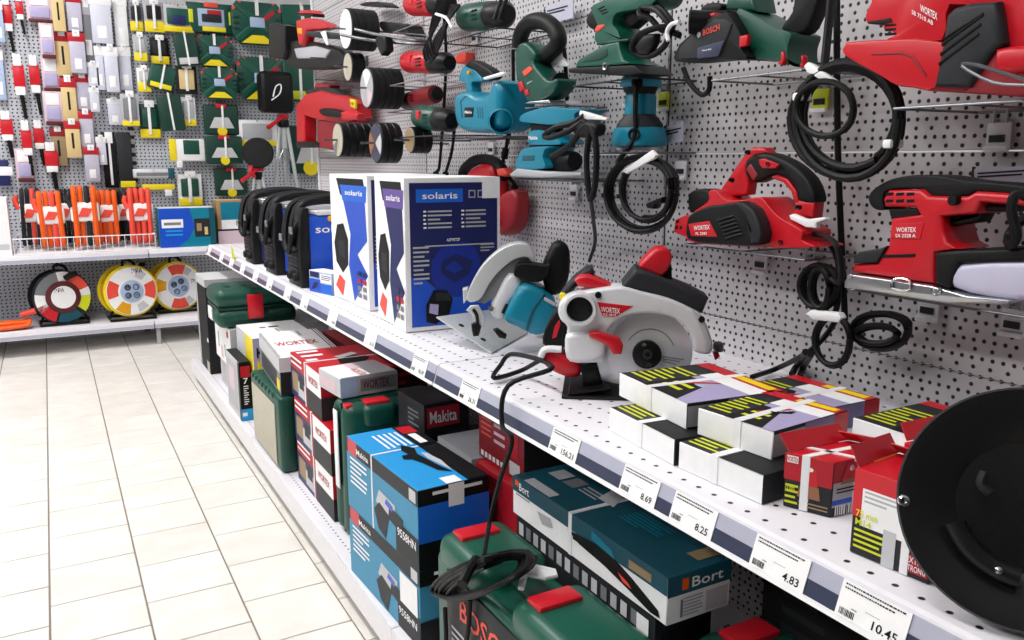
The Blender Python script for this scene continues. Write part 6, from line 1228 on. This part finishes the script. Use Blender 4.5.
# ---- cable reels
def reel(label, c, y, kind):
    p = ony(c, y); r = .146; t = thing('cable_reel', label, 'cable reel', (p.x, y, .1406), 'cable reels on the base of the far gondola'); z = max(p.z, .1406 + r + .008)
    n = V((.22, -1, .05)).normalized(); o = V((p.x, y, z)); ea = V((1, 0, 0)) - n * n.x; ea.normalize(); eb = ea.cross(n) * -1; eb = n.cross(ea); eb = eb if eb.z > 0 else -eb
    P = lambda a, rr, d: o + (ea * math.cos(math.radians(a)) + eb * math.sin(math.radians(a))) * rr + n * d
    rim = 'yellow' if kind < 2 else 'charcoal'
    b = B(); b.lathe(o - n * .12, n, [(0, r * .2), (0, r), (.008, r), (.010, r * .6), (.10, r * .6)], rim if kind < 2 else 'dark', 40); b.obj('back_flange', t)
    b = B()
    for i in range(7): b.lathe(o - n * (.105 - .0135 * i), n, [(0, r * .82), (.004, r * .90), (.010, r * .90), (.0135, r * .82)], 'black' if kind == 2 else 'amber', 36)
    b.obj('cable_winding', t)
    b = B(); b.lathe(o - n * .008, n, [(0, r * .5), (0, r * .96), (.004, r), (.010, r), (.013, r * .95), (.0125, 0)], rim, 48); fl = b.obj('front_flange', t)
    def sect(nm, a0, a1, r0, r1, m, d=.0145, seg=5): b = B(); A = [a0 + (a1 - a0) * i / seg for i in range(seg + 1)]; b.poly([P(a, r1, d) for a in A] + [P(a, r0, d) for a in reversed(A)], m); return b.obj(nm, fl)
    if kind < 2:
        b = B(); b.lathe(o + n * .0126, n, [(0, 0), (0, r * .92), (.0008, r * .92), (.0009, 0)], 'paper', 48); b.obj('face_label', fl)
        rot = (0, 62)[kind]
        for a in ((172, 0, 90) if kind == 0 else (92, 270, 0))[:2]: sect('red_print', a - 24, a + 24, r * .5, r * .9, 'coral', .0148)
        sect('yellow_print', 225 + (0 if kind == 0 else -70), 262 + (0 if kind == 0 else -70), r * .5, r * .9, 'amber', .0148)
        for a, m in ((60, 'paper_grey'), (300, 'paper_grey')): sect('grey_print', a - 14, a + 14, r * .55, r * .85, m, .0146)
        b = B(); q = P((70, 5)[kind], r * .72, .0152); b.text('ЭРА', q - ea * .03, ea * .06, eb * .028, n, 'dark'); b.obj('lettering', fl)
        b = B(); b.lathe(o + n * .0135, n, [(0, r * .42), (.006, r * .42), (.008, r * .39), (.008, 0)], 'pale_blue', 36); sk = b.obj('socket_panel', fl)
        for a in (20, 110, 200, 290):
            q = P(a + (25, 45)[kind], r * .22, .0215); b = B(); b.lathe(q, n, [(0, r * .12), (.002, r * .12), (.002, r * .095), (-.004, r * .085), (-.004, 0)], 'slate', 20)
            b.obj('socket', t)
    else:
        for a0, a1, m in ((20, 75, 'coral'), (-40, 0, 'lime'), (0, 20, 'paper'), (75, 100, 'paper'), (170, 215, 'paper'), (200, 250, 'red'), (255, 310, 'dteal'), (100, 170, 'grey')): sect('ring_print', a0, a1, r * .6, r * .95, m, .0148)
        b = B(); b.lathe(o + n * .0135, n, [(0, r * .60), (.008, r * .60), (.010, r * .56), (.010, 0)], 'maroon', 40); b.obj('hub_ring', t)
        b = B(); b.lathe(o + n * .0237, n, [(0, r * .42), (.0012, r * .42), (.0012, 0)], 'paper', 36); b.obj('hub_label', t)
        b = B(); b.text('ЭРА', P(140, r * .3, .0255) - ea * .01, ea * .05, eb * .022, n, 'dark'); b.obj('lettering', t)
        b = B(); b.tube([P(80, r * .7, .02), P(70, r * .85, .035), P(60, r * 1.0, .03)], .016, 'black', n=10); b.obj('crank_grip', t)
    b = B(); b.tube([P(100, r * .3, -.055), P(95, r * 1.12, -.06), P(80, r * 1.16, -.06), P(70, r * 1.0, -.055)], .008, 'black', n=8); b.obj('carry_handle', t)
    b = B(); zf = .1406 + .008
    b.tube([(p.x - r * .8, y - .03, zf), (p.x + r * .8, y - .03, zf), (p.x + r * .85, y + .12, zf), (p.x - r * .85, y + .12, zf)], .007, 'black', n=8, sub=1, closed=True)
    for s in (-1, 1): b.tube([(p.x + s * r * .8, y + .05, zf), (p.x + s * r * .3, y + .05, z), (p.x, y + .05, z + .01)], .007, 'black', n=8, sub=2)
    b.obj('stand', t)
reel('yellow cable reel with white face and four sockets, between two other reels', (131, 291), 5.06, 0); reel('yellow cable reel with white face turned sideways, next to the tool wall', (178, 289), 5.20, 1); reel('maroon-hubbed black cable reel with colourful ring label', (63, 302), 5.09, 2)
# orange lead lying by the reels
t = thing('extension_lead', 'orange extension lead with white sleeve lying beside the maroon reel', 'extension lead', (ony((4, 322), 5.05).x, 5.05, .1406)); x = t.location.x
for i in range(5): b = B(); b.tube([(x - .10, 5.03 + .016 * i, .155 + .012 * (i % 2)), (x, 5.02 + .016 * i, .160 + .02 * (i % 2)), (x + .10, 5.03 + .016 * i, .165 + .014 * (i % 2)), (x + .12, 5.04 + .016 * i, .185)], .012, 'orange', n=8); b.obj('cable_strand', t)
b = B(); b.box((x - .07, 5.06, .185), (.09, .09, .075), 'paper', bev=.02, seg=3); b.obj('sleeve', t)
b = B(); b.tube([(x + .08, 5.07, .215), (x + .15, 5.06, .235)], .016, 'coral', n=10, sub=2); b.obj('plug', t)

# ---- tripods with line lasers on the far shelf
def tripod(label, top, head, y, legs, colr, zl):
    p = ony(top, y); t = thing('laser_tripod', label, 'tripod', (p.x, y, ZS)); b = B(); b.cyl((p.x, y, p.z - .17), (p.x, y, p.z + .01), colr, 'alu', n=14); b.obj('column', t)
    b = B(); b.cyl((p.x, y, p.z - .045), (p.x, y, p.z), colr * 2, 'black', n=16, bev=.004); cl = b.obj('collar', t)
    for a in (200, 320, 80):
        d = V((math.cos(math.radians(a)), math.sin(math.radians(a)) * .7, 0)); f = V((p.x, y, ZS + .006)) + d * legs; s = V((p.x, y, p.z - .03)) + d * .025
        b = B(); b.cyl(s, s + (f - s) * .62, colr * .62, 'alu', n=12); b.cyl(s + (f - s) * .6, f, colr * .45, 'steel', n=12); lg = b.obj('leg', t)
        b = B(); b.box(s + (f - s) * .6, (.03, .03, .03), 'black', bev=.004); b.obj('leg_clamp', lg); b = B(); b.cyl(V((f.x, f.y, ZS + .001)), V((f.x, f.y, ZS + .018)), .010, 'rubber', n=12); b.obj('foot', lg)
        b = B(); b.cyl(s + (f - s) * .35, V((p.x, y, p.z - .16)), .004, 'steel', n=8); b.obj('brace', lg)
    b = B(); b.cyl((p.x, y - .02, p.z + .02), (p.x - .11, y - .07, p.z - .05), .009, 'red', .013, n=12); b.obj('pan_handle', t)
    b = B(); b.box((p.x, y, p.z + .02), (.06, .06, .03), 'red', bev=.006); b.obj('pan_head', t)
    return t, p
t, p = tripod('silver tripod with red handle carrying a black lettered pouch', (283, 120), None, 5.20, .12, .018, 0)
b = B(); b.box((p.x - .04, 5.19, p.z + .16), (.20, .12, .24), 'black', bev=.03, seg=3); hd = b.obj('laser_pouch', t)
b = B(); b.tube([(p.x - .07, 5.127, p.z + .13), (p.x - .05, 5.126, p.z + .19), (p.x - .02, 5.126, p.z + .2), (p.x - .03, 5.126, p.z + .15), (p.x - .08, 5.127, p.z + .11)], .004, 'paper', n=6); b.obj('emblem', hd)
t, p = tripod('small silver tripod with red clamp carrying a round black laser', (258, 172), None, 5.07, .10, .012, 0)
b = B(); b.lathe((p.x, 5.04, p.z + .11), (-.2, -1, .1), [(-.08, .03), (-.07, .085), (0, .09), (.012, .08), (.014, .03), (.014, 0)], 'dark', 28); b.obj('laser_head', t)
b = B(); b.tube([(p.x - .03, 5.05, p.z + .05), (p.x - .05, 5.03, p.z + .01), (p.x - .03, 5.03, p.z - .03)], .012, 'red', n=8); b.obj('clamp_arm', t)
